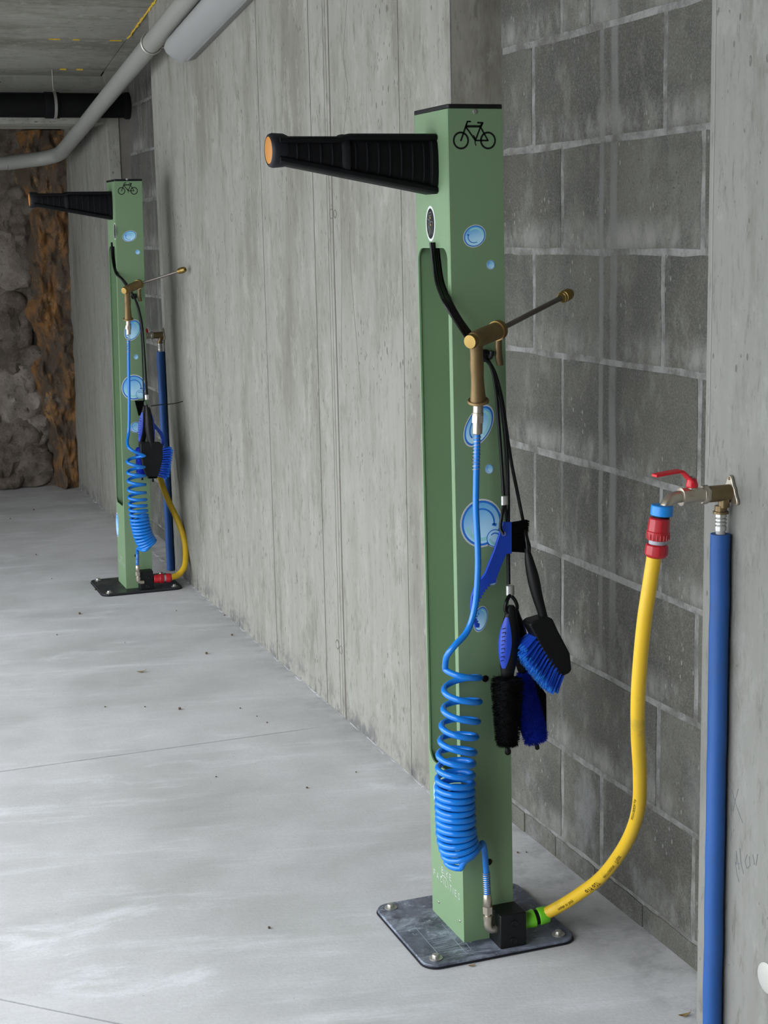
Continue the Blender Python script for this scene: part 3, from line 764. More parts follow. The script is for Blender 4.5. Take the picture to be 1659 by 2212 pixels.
NEAR = dict(plate='plate', scuffs=True, sz=.7, k=1/1240., screws=((1025.5, 241, False), (944, 1949, True), (989.5, 1990, True)), grommets=((1048, 1466), (1056, 1862), (1097, 1624)),
            wheels=((995.5, 303.5), (1055, 303.5)), oval=(935, 483), armz=1.464, hook=(1047, 768), blk=(.0, .052, .0095, .074, -.052),
            bubbles=((1025, 510, 27, 23, 25), (1060, 572, 10, 10, 0), (1034, 920, 30, 50, -32), (1057, 1013, 10, 11, 0), (1040, 1130, 51, 54, 0, 1068, 1162, 21), (1065, 1254, 10, 11, 0), (1038, 1337, 17, 30, -14)),
            sidebubbles=((943, 1720, .022, .03),))
FAR = dict(plate='plate2', sz=.7, k=1/570., screws=((274, 387, False),), grommets=((294, 1200),),
           wheels=((262.5, 412.5), (290, 412)), oval=(240, 500), armz=1.468, hook=(289, 640), blk=(-.005, .044, .0095, .078, -.05), faint=.8,
           bubbles=((280, 510, 15, 11, 18), (297.5, 544.5, 5, 5, 0), (286, 713, 16, 23, -26), (294, 771, 5, 5.5, 0), (289, 837, 26, 27, 0, 303, 852, 10), (293, 923, 12, 11.5, 20)),
           sidebubbles=((259.5, 1133, .028, .047),))
st1 = station(1.093, 2.461, -.0067, 'green bike wash station nearest the camera, its worn grey base plate scuffed', NEAR)
st2 = station(1.0915, 5.65, .022, 'farther green bike wash station with a clean black base plate', FAR)

# ---------------------------------------------------------------- coil hoses
def coil(pre, axis, turns, R, post, r, label, a0=180, loc=(0, 0, 0)):
    """axis: centre-line points (one per control step) with turn counts; tube leaves 'pre', winds down, leaves into 'post'"""
    root = thing('coil_hose', loc, label, 'hose', 'blue coiled air hoses')
    C_ = crom([a for a in axis], 24); n = len(C_)
    T_ = cromf(turns, 24); pts = []
    total = T_[-1]; N = int(total*26)
    j = 0
    for i in range(N+1):
        t = total*i/N
        while j < n-2 and T_[j+1] < t: j += 1
        f = (t-T_[j])/max(1e-6, T_[j+1]-T_[j]); c = C_[j].lerp(C_[j+1], min(1, max(0, f)))
        d = (C_[min(n-1, j+2)]-C_[max(0, j-2)]).normalized()
        e1 = Vector((1, 0, 0)); e1 = (e1-d*e1.dot(d)).normalized(); e2 = d.cross(e1)*-1
        if e2.y < 0: e2 = -e2
        a = radians(a0)+2*pi*t
        pts.append(c+e1*cos(a)*R+e2*sin(a)*R)
    pp = crom([Vector(q) for q in pre]+[pts[0]], 10)[:-1]
    qq = crom([pts[-1]]+[Vector(q) for q in post], 10)[1:]
    m = MB(); m.tube(pp+pts+qq, r, 12)
    kid(m.build('tubing', M['coil']), root)
    return root, pp, qq
def spring(a, b, r, turns, wire, parent, path=None):
    a, b = Vector(a), Vector(b); d = b-a; n = int(turns*14); dn = d.normalized(); e1 = Vector((1, 0, 0)); e1 = (e1-dn*e1.dot(dn)).normalized(); e2 = dn.cross(e1)
    m = MB(); m.tube([a+d*(i/n)+e1*cos(2*pi*turns*i/n)*r+e2*sin(2*pi*turns*i/n)*r for i in range(n+1)], wire, 5)
    kid(m.build('strain_spring', M['zinc']), parent)

hy = 2.405
pre = [P(1031, 935, Y=2.415), P(1030, 975, Y=2.412), P(1028.5, 1040, Y=2.41), P(1028, 1100, Y=2.405), P(1032, 1180, Y=2.40), P(1032, 1240, Y=2.397), P(1026, 1310, Y=2.395), P(1010, 1362, Y=2.39), P(982, 1395, Y=2.385), P(965, 1418, Y=2.392)]
hyC = 2.418
axp = [(997, 1440, 0), (998, 1494, 1), (996, 1537, 2), (992, 1574, 3), (989, 1606, 4), (985, 1636, 5), (984, 1662, 6), (983, 1685, 7), (983, 1702, 8), (983, 1717, 9), (983, 1731, 10), (983, 1745, 11), (984, 1758, 12), (984, 1771, 13), (985, 1785, 14), (985, 1798, 15), (987, 1811, 16), (990, 1824, 17), (994, 1836, 18), (999, 1847, 19), (1001, 1850, 19.15)]
ax = [P(a, b, Y=hyC) for a, b, c in axp]; tn = [c for a, b, c in axp]
post = [P(1003, 1861, Y=2.388), P(1022, 1848, Y=2.392), P(1036, 1829, Y=2.412), P(1043, 1822, Y=2.425), P(1047, 1840, Y=2.43), P(1049, 1865, Y=2.43), P(1051, 1895, Y=2.43), P(1053, 1935, Y=2.43)]
h1, pp, qq = coil(pre, ax, tn, .0315, post, .0056, 'bright blue coiled hose hanging on the nearest green column', loc=tuple(P(1053, 1940, Y=2.43)))
spring(P(1031, 936, Y=2.415), P(1028.5, 1018, Y=2.412), .0066, 11, .0007, h1)
spring(P(1050.3, 1884, Y=2.43), P(1052.5, 1934, Y=2.43), .0066, 11, .0007, h1)
def fitting_down(a, b, parent, name='hose_fitting'):
    a, b = Vector(a), Vector(b); L = (b-a).length; m = MB()
    m.lathe(a, b, [(0, .0062), (.002, .0075), (L*.45, .0085), (L*.47, .0075)], 20, sm=False)
    m.lathe(a, b, [(L*.45, .0098), (L*.72, .0098)], 6); m.lathe(a, b, [(L*.72, .0065), (L*.8, .0065)], 16); m.lathe(a, b, [(L*.8, .0092), (L, .0088)], 18)
    kid(m.build(name, M['nickel']), parent)
fa, fb = P(1052.5, 1932, Y=2.43), P(1054.5, 1988, Y=2.43)
fitting_down(fa, fb, h1)
m = MB(); m.tube(crom([fb-Vector((0, 0, -.004)), fb+Vector((0, 0, -.008)), fb+Vector((.004, 0, -.0165)), fb+Vector((.014, 0, -.019)), fb+Vector((.0225, 0, -.019))], 5), .0082, 14)
kid(m.build('elbow', M['nickel']), h1)

# far coil
FY = 5.605
pre = [P(277.5, 735, Y=FY-.01), P(278, 800, Y=FY-.01), P(279, 870, Y=FY-.012), P(278, 930, Y=FY-.015), P(275, 958, Y=FY-.04), P(284, 972, Y=FY-.07)]
axf = [(293.5, 985, 0), (293.5, 1010, 1), (294.5, 1029, 2), (295, 1048, 3), (296, 1066, 4), (297, 1081, 5), (298, 1094, 6), (299, 1105, 7), (300, 1115, 8), (301.5, 1123, 9), (303, 1130.5, 10), (304.5, 1137.5, 11), (306, 1144.5, 12), (307.5, 1151, 13), (309.5, 1157.5, 14), (312, 1163, 15), (315, 1168.5, 16), (318, 1173, 17), (321, 1177, 18)]
ax = [P(a, b, Y=FY-.075) for a, b, c in axf]; tn = [c for a, b, c in axf]
post = [P(316, 1188, Y=FY-.105), P(303, 1187, Y=FY-.07), P(297, 1185, Y=FY-.03), P(297, 1195, Y=FY-.01), P(297, 1220, Y=FY-.005)]
h2, pp2, qq2 = coil(pre, ax, tn, .031, post, .0056, 'bright blue coiled hose hanging on the farther green column', loc=tuple(P(297, 1225, Y=FY)), a0=0)
spring(P(277.5, 722, Y=FY-.01), P(278, 762, Y=FY-.01), .0066, 10, .0007, h2)
spring(P(297, 1194, Y=FY-.008), P(297, 1222, Y=FY-.005), .0066, 9, .0007, h2)
fa, fb = P(297, 1221, Y=FY-.005), P(299, 1252, Y=FY-.005)
fitting_down(fa, fb, h2)
m = MB(); m.tube(crom([fb+Vector((0, 0, .004)), fb+Vector((0, 0, -.004)), fb+Vector((.005, 0, -.010)), fb+Vector((.02, 0, -.012))], 5), .0078, 12); kid(m.build('elbow', M['nickel']), h2)

# ---------------------------------------------------------------- spray guns
def gun(rear, front, grip_end, tip, hose_top, label, sc=1.):
    """rear cap, barrel front, bottom of the grip, lance tip, where the hose fitting ends"""
    rear, front, ge, tip, ht = map(Vector, (rear, front, grip_end, tip, hose_top))
    g_ = thing('spray_gun', tuple(rear), label, 'spray gun', 'brass spray guns with lances')
    d = (front-rear).normalized(); L = (front-rear).length
    m = MB(); m.lathe(rear+d*.009, front, [(0, .0125), (.004, .0142), (.013, .0148), (L-.018, .0152), (L-.016, .0168), (L-.009, .0168), (L-.008, .0145)], 24, sm=False)
    # grip: lofted, tapering, slightly swollen in the middle
    top = rear+d*(.018); n = 12; rings = []
    gd = (ge-top); 
    side = d.cross(gd).normalized(); fw = gd.normalized().cross(side)
    for i in range(n+1):
        t = i/n; c = top+gd*t
        wf = [.0165, .0150, .0135, .0135, .0140, .0145, .0140, .0135, .0138, .0145, .0152, .0162, .0170][i]*.93
        ws = wf*.82; rings.append([c+fw*(cos(a)*wf)+side*(sin(a)*ws) for a in [2*pi*k/18 for k in range(18)]])
    m.loft(rings)
    gn = gd.normalized(); m.lathe(ge-gn*.004, ge+gn*.02, [(0, .0175), (.0015, .0188), (.004, .0188), (.0055, .016)], 20)
    kid(m.build('body', M['oldbrass']), g_)
    m = MB(); m.lathe(rear+d*.012, rear-d*.01, [(0, .0118), (.011, .0122), (.014, .0112), (.0145, .0001)], 24); kid(m.build('rear_cap', M['brass']), g_)
    m = MB(); m.lathe(front-d*.012, front+d*.01, [(0, .0172), (.002, .0172), (.004, .0160), (.012, .0155), (.0125, .008)], 24); kid(m.build('front_ring', M['brass']), g_)
    # trigger lever in front of the grip
    tp = front-d*.004+gn*.012; m = MB(); pts = crom([tp, tp+gn*.016+fw*(-.001), tp+gn*.034-d*.001, tp+gn*.052+d*.003], 6)
    rings = [[p+d*(cos(a)*(.0060+.0022*i/len(pts)))+side*(sin(a)*.0062) for a in [2*pi*k/10 for k in range(10)]] for i, p in enumerate(pts)]
    m.loft(rings); kid(m.build('trigger', M['bronze']), g_)
    m = MB(); m.lathe(tp-side*.011, tp+side*.011, [(0, .004), (.0015, .0052), (.0205, .0052), (.022, .004)], 14); kid(m.build('pivot_pin', M['zinc']), g_)
    ld = (tip-front).normalized(); LL = (tip-front).length
    m = MB(); m.lathe(front-ld*.004, tip, [(0, .0046), (LL-.02, .0046)], 16, sm=True); kid(m.build('lance', M['lance']), g_)
    m = MB(); m.lathe(tip-ld*.032, tip+ld*.01, [(0, .0062), (.003, .0078), (.004, .0098), (.008, .0098), (.009, .0085), (.010, .0108), (.012, .0112), (.014, .0100), (.0155, .0112), (.028, .0106), (.034, .0080), (.0345, .004), (.031, .0035)], 22, sm=False)
    kid(m.build('nozzle', M['brass']), g_)
    hd = (ht-ge).normalized(); Lh = (ht-ge).length
    m = MB(); m.lathe(ge+hd*.001, ht, [(0, .0088), (Lh*.32, .0088), (Lh*.33, .0096), (Lh*.42, .0096)], 20); m.lathe(ge, ht, [(Lh*.42, .0104), (Lh*.66, .0104)], 6); m.lathe(ge, ht, [(Lh*.66, .0088), (Lh, .0086)], 20)
    kid(m.build('swivel_fitting', M['nickel']), g_)
    return g_
gun(P(1016, 738, Y=2.372), P(1079, 712, Y=2.425), P(1033, 868, Y=2.412), P(1231, 634, Y=2.54), P(1031, 936, Y=2.415), 'tarnished brass spray gun hung on the nearest green column')
gun(P(268, 628, Y=5.55), P(302, 613, Y=5.61), P(277, 690, Y=5.59), P(399, 582, X=1.268), P(277.5, 722, Y=5.595), 'brass spray gun hung on the farther green column')

# ---------------------------------------------------------------- taps, supply pipes and yellow hoses
def tap(y0, z0, label, group, lever=True):
    t = thing('wall_tap', (WX, y0, z0), label, 'tap', group)
    def L(a, b, prof, seg=24, mat='nickel', name='body', m=None): m = m or MB(); m.lathe(a, b, prof, seg); return m
    # wall flange: three-eared plate
    m = MB(); pts = []
    for k in range(36):
        a = 2*pi*k/36; r = .0165+.013*max(0, cos((a-pi/2)*3/1))**4 if False else .0165
        e = max(max(0, cos(a-radians(90)))**14, max(0, cos(a-radians(215)))**14, max(0, cos(a-radians(325)))**14)
        r = .0155+.0115*e; pts.append((-.0006, cos(a)*r, sin(a)*r))
    m.prism(pts, (-.005, 0, 0)); fl2 = m.build('wall_flange', M['nickel'], t, bevel=.0012)
    m = MB()
    for a in (90, 215, 325):
        m = MB(); m.lathe((-.0052, cos(radians(a))*.0215, sin(radians(a))*.0215), (-.01, cos(radians(a))*.0215, sin(radians(a))*.0215), [(0, .003), (.0012, .0026), (.0014, .0001)], 10)
        m.build('screw_head', M['bronze'], fl2)
    m = MB(); m.lathe((-.005, 0, 0), (-1, 0, 0), [(0, .0125), (.036, .0125), (.037, .0122)], 24, sm=False); m.build('tee_body', M['bronze'], t)
    # outlet down
    tx = -.014
    m = MB(); m.lathe((tx, 0, -.004), (tx, 0, -1), [(0, .0085), (.018, .0085)], 20); m.build('outlet', M['bronze'], t)
    m = MB(); m.lathe((-.042, 0, 0), (-1, 0, 0), [(0, .0135), (.0015, .0148), (.009, .0148), (.0105, .0135)], 6); m.lathe((-.052, 0, 0), (-1, 0, 0), [(0, .0112), (.016, .0118), (.018, .0128), (.034, .0128), (.0345, .0138), (.0375, .0138), (.038, .0118)], 22)
    m.lathe((-.070, 0, .008), (-.070, 0, .1), [(0, .0085), (.009, .0085)], 18)
    m.build('valve_body', M['nickel'], t)
    m = MB(); m.tube(crom([(-.086, 0, 0), (-.097, -.0005, 0), (-.108, -.001, -.004), (-.1155, -.0015, -.013), (-.117, -.002, -.026)], 5), .0092, 18); m.build('spout', M['nickel'], t)
    if lever:
        m = MB(); m.lathe((-.070, 0, .0125), (-.070, 0, .1), [(0, .0090), (.004, .0094), (.012, .0072), (.0145, .0062), (.0148, .001)], 18)
        pts = crom([(-.072, -.001, .022), (-.081, -.002, .031), (-.090, -.003, .0385), (-.098, -.004, .0395), (-.120, -.007, .0385), (-.140, -.009, .037)], 4)
        rings = []
        for i, p in enumerate(pts):
            wd = .0095-.002*i/len(pts); th = .0022
            rings.append([(p.x, p.y+a*wd, p.z+b*th) for a, b in ((-1, -1), (1, -1), (1, 1), (-1, 1))])
        m.loft(rings, sm=False); lv = m.build('lever', M['redpaint'], t, bevel=.001)
        m = MB(); m.lathe((-.070, 0, .026), (-.070, 0, .1), [(0, .0045), (.0035, .0045), (.004, .003)], 6); m.build('nut', M['zinc'], lv)
    return t
T1y, T1z = 1.985, .903
tap(T1y, T1z, 'wall tap with red lever on the concrete pier at right', 'wall taps')
tap(5.93, .93, 'small wall tap beyond the farther wash station', 'wall taps')

def supply(y0, z0, zbot, label):
    t = thing('supply_pipe', (WX-.0165, y0, 0), label, 'pipe', 'blue sleeved water pipes')
    m = MB(); m.lathe((0, 0, z0-.020), (0, 0, 0), [(0, .0095), (.008, .0095), (.0085, .0118), (.012, .0118), (.0125, .0085)], 20); m.build('union_nut', M['bronze'], t)
    m = MB(); m.lathe((0, 0, z0-.032), (0, 0, 0), [(0, .0082), (.003, .0088), (.005, .0088), (.0065, .0070), (.0080, .0088), (.0105, .0088), (.012, .0070), (.0135, .0088), (.016, .0088), (.0175, .0070), (.019, .0088), (.026, .0086)], 20); m.build('press_sleeve', M['alu'], t)
    m = MB(); m.lathe((0, 0, z0-.056), (0, 0, 0), [(0, .0072), (.014, .0072)], 18); m.build('plastic_pipe', M['whitep'], t)
    m = MB(); n = 40; zt_ = z0-.0635
    pts = [(noise.noise((0, k*.3, y0))*.0010, noise.noise((3, k*.3, y0))*.0014, zt_+(zbot-zt_)*k/n) for k in range(n+1)]
    m.tube(pts, [.0150+.0004*noise.noise((k*.9, 2, y0)) for k in range(n+1)], 20); m.build('foam_sleeve', M['sleeve'], t)
supply(T1y+.004, T1z, .004, 'blue foam-sleeved water pipe on the right-hand concrete pier')
supply(5.934, .93, .004, 'blue foam-sleeved water pipe behind the farther wash station')

def yellow(pts, label, top, bot, loc, txt=None):
    t = thing('yellow_hose', loc, label, 'hose', 'yellow garden hoses')
    C_ = crom(pts, 14); m = MB(); rad = []
    fine = []
    for a, b in zip(C_, C_[1:]): fine += [a.lerp(b, k/2) for k in range(2)]
    fine.append(C_[-1])
    m.tube(fine, [.0112 if k % 2 else .01135 for k in range(len(fine))], 18); kid(m.build('tubing', M['yellow']), t)
    return t, C_
def qc(a, b, parent, mats, name, k=1.):
    """quick connector: two knurled barrels with a ring between"""
    a, b = Vector(a), Vector(b); L = (b-a).length
    m = MB(); m.lathe(a, b, [(0, .0135*k), (.002, .0158*k), (L*.34, .0168*k), (L*.36, .0182*k), (L*.42, .0175*k), (L*.56, .0168*k), (L*.57, .0145*k)], 10)
    c = m.build(name, M[mats[0]], None, bevel=.0008); kid(c, parent)
    m = MB(); m.lathe(a, b, [(L*.56, .0128*k), (L*.68, .0128*k)], 20); kid(m.build('seal_ring', M[mats[1]]), parent)
    m = MB(); m.lathe(a, b, [(L*.67, .0150*k), (L*.70, .0172*k), (L*.93, .0178*k), (L, .0145*k), (L*1.001, .0112*k)], 10); kid(m.build('clamp_nut', M[mats[0]], None, bevel=.0008), parent)
    m = MB(); d = (b-a).normalized(); up = Vector((0, 1, 0)) if abs(d.y) < .8 else Vector((1, 0, 0)); N = (up-d*up.dot(d)).normalized(); B = d.cross(N)
    for i in range(20):
        an = 2*pi*i/20; p0 = a+d*(L*.41)+N*cos(an)*.0172*k+B*sin(an)*.0172*k; m.tube([p0, p0+d*(L*.13)], .0008, 4)
    kid(m.build('grip_ridges', M[mats[0]]), parent)
sp = Vector((WX-.117, T1y-.002, T1z-.026))
q1 = P(1425, 1118, Y=1.983); q2 = P(1417, 1203, Y=1.985)
ys = [(1413, 1203, 1.985), (1404, 1260, 1.99), (1392, 1340, 2.0), (1383, 1430, 2.02), (1378, 1510, 2.04), (1378, 1590, 2.07), (1382, 1670, 2.11), (1380, 1740, 2.15), (1365, 1795, 2.2), (1338, 1845, 2.26), (1298, 1895, 2.32), (1250, 1932, 2.37), (1205, 1960, 2.41), (1170, 1978, 2.43)]
yh1, C1 = yellow([P(a, b, Y=c) for a, b, c in ys], 'yellow hose curving from the red-levered tap to the nearest station', None, None, tuple(q2))
aa = P(1431, 1091, Y=1.983); m = MB(); m.lathe(aa, aa+(q2-q1), [(0, .0155), (.001, .0168), (.0150, .0168), (.0160, .0155)], 14); kid(m.build('tap_adapter', M['bluenut'], None, bevel=.0006), yh1)
m = MB(); m.lathe(aa, aa+(q2-q1), [(.014, .0125), (.024, .0125)], 18); kid(m.build('gasket', M['rubber']), yh1)
qc(q1, q2, yh1, ('red', 'greyp'), 'red_connector')
ga = Vector((1.1455, 2.434, .0435)); gb = P(1184, 1974, Y=2.428)
m = MB(); L = (gb-ga).length; m.lathe(ga, gb, [(0, .0125), (.001, .0142), (L*.2, .0150), (L*.45, .0168), (L*.50, .0168), (L*.505, .0140)], 12); kid(m.build('green_connector', M['lime'], None, bevel=.0008), yh1)
m = MB(); m.lathe(ga, gb, [(L*.50, .0138), (L*.64, .0138)], 20); kid(m.build('seal_ring', M['rubber']), yh1)
m = MB(); m.lathe(ga, gb, [(L*.63, .0150), (L*.66, .0165), (L*.94, .0160), (L, .0140), (L*1.001, .0112)], 12); kid(m.build('clamp_nut', M['lime'], None, bevel=.0008), yh1)
# printed wording along the hose
def hosetext(txt, path, s0, size, side, parent, ang0):
    cu = bpy.data.curves.new('t', 'FONT'); cu.body = txt; cu.size = size; cu.align_y = 'CENTER'; ob = bpy.data.objects.new('t', cu); COL.objects.link(ob)
    dg = bpy.context.evaluated_depsgraph_get(); dg.update(); me = bpy.data.meshes.new_from_object(ob.evaluated_get(dg)); bpy.data.objects.remove(ob)
    bm = bmesh.new(); bm.from_mesh(me); bmesh.ops.subdivide_edges(bm, edges=[e for e in bm.edges if e.calc_length() > size*.2], cuts=2)
    L = [0]
    for a, b in zip(path, path[1:]): L.append(L[-1]+(b-a).length)
    for v in bm.verts:
        s = min(max(s0+v.co.x, 0), L[-1]-.001); k = 0
        while L[k+1] < s: k += 1
        f = (s-L[k])/(L[k+1]-L[k]); c = path[k].lerp(path[k+1], f); t = (path[k+1]-path[k]).normalized()
        vd = (CAM_SIDE-CAM_SIDE.dot(t)*t).normalized(); sd = t.cross(vd); a = v.co.y/.0113+ang0
        v.co = c+vd*cos(a)*.0117+sd*sin(a)*.0117
    bm.to_mesh(me); bm.free(); me.materials.clear(); me.materials.append(M['inkk']); me.name = 'hose_print'
    o = bpy.data.objects.new('hose_print', me); COL.objects.link(o); kid(o, parent)
CAM_SIDE = Vector((-.5, -.86, .1))
Lt = sum((b-a).length for a, b in zip(C1, C1[1:]))
rp = C1[::-1]
hosetext('made in Italy', rp, .043, .0085, 0, yh1, .1)
hosetext('ø19 ø27', rp, .125, .0125, 0, yh1, .1)
hosetext('ANTITORSION', rp, .188, .0072, 0, yh1, .1)
hosetext('Tricot', rp, .245, .011, 0, yh1, .1)
hosetext('ANTITORSION ø19', rp, .40, .0072, 0, yh1, -.75)

ysf = [(1.175, 5.925, .885), (1.185, 5.90, .80), (1.19, 5.86, .66)]
pf = [Vector(q) for q in ysf]+[P(a, b, Y=c) for a, b, c in ((337, 1000, 5.82), (348, 1040, 5.80), (363, 1080, 5.78), (381, 1118, 5.74), (395, 1155, 5.71), (401, 1190, 5.68), (399, 1222, 5.64), (386, 1241, 5.62), (368, 1248, 5.60))]
yh2, C2 = yellow(pf, 'yellow hose bending to the red connector of the farther station', None, None, tuple(pf[-1]))
qc(Vector((1.1375, 5.607, .046)), P(370, 1248, Y=5.603), yh2, ('red', 'greyp'), 'red_connector', .98)
qc(Vector((WX-.117, 5.928, .902)), Vector(ysf[0]), yh2, ('red', 'greyp'), 'tap_connector', .9)

# ---------------------------------------------------------------- lanyard cables and brushes, near station
def cable(paths, label, ferr, loc, r=.0031, group='black lanyard cables tethering the brushes'):
    t = thing('lanyard_cable', loc, label, 'cable', group)
    for p in paths:
        m = MB(); m.tube(crom([P(a, b, Y=c) for a, b, c in p], 7), r, 9); kid(m.build('cable_strand', M['cable']), t)
    for (a, b, Y, h, wd) in ferr:
        m = MB(); q = P(a, b, Y=Y); m.loft([[q+Vector((cos(k*pi/8)*wd, sin(k*pi/8)*wd*.6, z)) for k in range(16)] for z in (-h, -h*.9, h*.9, h)], sm=False)
        kid(m.build('ferrule', M['alu']), t)
    return t
def slotpath(o, dy): return [(936+o, 524, 2.525+dy), (940+o, 560, 2.52+dy), (948+o, 610, 2.50+dy), (966+o*1.1, 655, 2.44+dy*.5), (990+o, 695, 2.425+dy*.5), (1018+o*1.2, 735, 2.435), (1042+o*.6, 768, 2.44)]
cable([slotpath(-5, -.004)+[(1060, 790, 2.44), (1071, 840, 2.44), (1077, 910, 2.44), (1083, 990, 2.44), (1088, 1070, 2.438)], [(1089, 1090, 2.438), (1084, 1115, 2.432), (1081, 1140, 2.43), (1087, 1153, 2.425)], [(1090, 1090, 2.436), (1094, 1120, 2.446), (1091, 1145, 2.448), (1087, 1153, 2.440)]],
      'black cable holding the flat blue cog brush of the near station', [(1090, 1081, 2.438, .0078, .0066)], tuple(P(1088, 1080, Y=2.438)))
cable([slotpath(0, .006)+[(1064, 796, 2.442), (1080, 850, 2.442), (1090, 920, 2.442), (1096, 1000, 2.442), (1098, 1090, 2.446), (1098, 1180, 2.444), (1099, 1262, 2.44)], [(1101, 1285, 2.438), (1094, 1300, 2.43), (1091, 1316, 2.43), (1096, 1325, 2.428)], [(1103, 1285, 2.442), (1113, 1298, 2.44), (1117, 1312, 2.438), (1113, 1322, 2.438)]],
      'black cable ending above the two handled cone brushes, near station', [(1102, 1275, 2.44, .0085, .0080)], tuple(P(1100, 1262, Y=2.44)), .0034)
cable([slotpath(4, .012)+[(1067, 800, 2.445), (1084, 860, 2.446), (1095, 935, 2.447), (1105, 1000, 2.45), (1118, 1065, 2.455), (1130, 1125, 2.455), (1138, 1160, 2.45), (1143, 1178, 2.44), (1143, 1196, 2.432)], [(1131, 1126, 2.452), (1136, 1158, 2.43), (1139, 1180, 2.425), (1140, 1194, 2.425)]],
      'black cable running to the big blue-bristled wash brush, near station', [], tuple(P(1105, 1000, Y=2.45)))
cable([slotpath(9, .018)+[(1066, 800, 2.45), (1079, 860, 2.451), (1089, 930, 2.452), (1093, 1010, 2.453), (1094, 1040, 2.453), (1095, 1100, 2.453)]],
      'slack black cable behind the other tethers of the near station', [], tuple(P(1066, 800, Y=2.45)), .0028)

def bristles(name, mat_, parent, gen, n, r, cone=True):
    m = MB()
    for i in range(n):
        a, b = gen(i); a, b = Vector(a), Vector(b); d = (b-a).normalized(); up = Vector((.3, .2, 1)); N = (up-d*up.dot(d)).normalized(); B = d.cross(N); ph = random.random()*6
        m.add([a+N*cos(ph+k*2.094)*r+B*sin(ph+k*2.094)*r for k in range(3)]+[b+N*cos(ph+k*2.094)*r*.55+B*sin(ph+k*2.094)*r*.55 for k in range(3)], [(0, 1, 4, 3), (1, 2, 5, 4), (2, 0, 3, 5), (3, 4, 5)], 0, False)
    o = m.build(name, mat_, None, fix=False); o['kind'] = 'stuff'; kid(o, parent); return o

def cone_brush(top, neck, tip, rt, rb, hw, mats, label, name='bottle_brush', panel=None, letter=False, loopy=None, n=5200, flat=1., group='round wheel brushes with soft handles'):
    """handle from top to neck, bristle body from neck to tip"""
    top, neck, tip = Vector(top), Vector(neck), Vector(tip)
    t = thing(name, tuple(tip), label, 'brush', group)
    d = neck-top; L = d.length; dn = d.normalized(); sx_ = Vector((1, 0, 0)); sx_ = (sx_-dn*sx_.dot(dn)).normalized(); sy = dn.cross(sx_)
    prof = [(0, .25), (.03, .42), (.09, .5), (.2, .68), (.35, .92), (.5, 1.), (.65, .95), (.8, .8), (.92, .66), (.97, .6), (1, .35)]
    m = MB(); m.loft([[top+dn*(L*u)+sx_*cos(a)*hw*k+sy*sin(a)*hw*.72*k for a in [2*pi*i/20 for i in range(20)]] for u, k in prof])
    kid(m.build('handle', M['black']), t)
    # blue soft grip panel, on the side that faces left and front
    if panel:
        a0, a1 = panel; m = MB(); rows = []
        for u in [.16+.7*i/14 for i in range(15)]:
            kk = 0
            for (u0, k0), (u1, k1) in zip(prof, prof[1:]):
                if u0 <= u <= u1: kk = k0+(k1-k0)*(u-u0)/(u1-u0)
            w_ = sin(pi*min(1, max(.02, (u-.14)/.74)))**.5
            mid = (a0+a1)/2; half = (a1-a0)/2*w_
            rows.append([top+dn*(L*u)+(sx_*cos(radians(mid+half*q))*hw*kk+sy*sin(radians(mid+half*q))*hw*.72*kk)*1.05 for q in (-1, -.6, -.2, .2, .6, 1)])
        n_ = 6; m.add([p for r_ in rows for p in r_], [(i*n_+j, i*n_+j+1, (i+1)*n_+j+1, (i+1)*n_+j) for i in range(14) for j in range(5)], 0, True)
        kid(m.build('grip_panel', M['bblue'], None), t)
        if letter:
            m = MB(); mid = radians((a0+a1)/2)
            for i in range(9):
                u = .3+.055*i; b0 = top+dn*(L*u); c = (sx_*cos(mid)*hw+sy*sin(mid)*hw*.72)*1.0; tan = (-sx_*sin(mid)+sy*cos(mid)*.72).normalized()
                m.tube([b0+c*1.02-tan*.003, b0+dn*.0022+c*1.03+tan*.003], .0006, 4)
                if i % 2: m.tube([b0+c*1.02-tan*.003, b0+dn*.004+c*1.02-tan*.003], .0006, 4)
            kid(m.build('worn_print', M['inkk']), t)
    e = tip-neck; EL = e.length; en = e.normalized(); ex = Vector((1, 0, 0)); ex = (ex-en*ex.dot(en)).normalized(); ey = en.cross(ex)
    def rad(u): return (rt+(rb-rt)*u)*(1 if u > .08 else .86+.14*u/.08)*(1 if u < .93 else 1-.25*(u-.93)/.07)
    m = MB(); m.loft([[neck+en*(EL*u)+ex*cos(a)*rad(u)*.8+ey*sin(a)*rad(u)*.8*flat for a in [2*pi*i/20 for i in range(20)]] for u in (.01, .06, .3, .6, .9, .97)])
    core = m.build('bristle_core', mats[0]); kid(core, t)
    def gen(i):
        u = random.random(); a = random.random()*2*pi; R = rad(u)*random.uniform(.93, 1.06)
        c = neck+en*(EL*u); o = ex*cos(a)+ey*sin(a)*flat
        return c+o*R*.55, c+o*R+en*(R*random.uniform(-.1, .12))
    bristles('bristles', mats[0], t, gen, n, .00035)
    def gen2(i):
        a = random.random()*2*pi; R = rad(.95)*math.sqrt(random.random()); c = neck+en*(EL*.94); o = ex*cos(a)+ey*sin(a)*flat
        return c+o*R*.8, c+o*R+en*(EL*random.uniform(.05, .075))
    bristles('end_bristles', mats[0], t, gen2, 700, .00035)
    m = MB(); m.tube([tip-en*.01, tip+en*.008], .0012, 6); m.lathe(tip+en*.004, tip+en*.02, [(0, .003), (.002, .0042), (.010, .0042), (.012, .002)], 12); kid(m.build('tip_stem', M['black']), t)
    return t
bk = (M['bristk'],); bb = (M['bristd'],)
cone_brush(P(1104, 1307, Y=2.432), P(1096, 1464, Y=2.425), P(1096, 1610, Y=2.42), .0315, .0215, .0195, bk, 'black conical wheel brush with blue-panelled handle, near station', panel=(95, 190), letter=True)
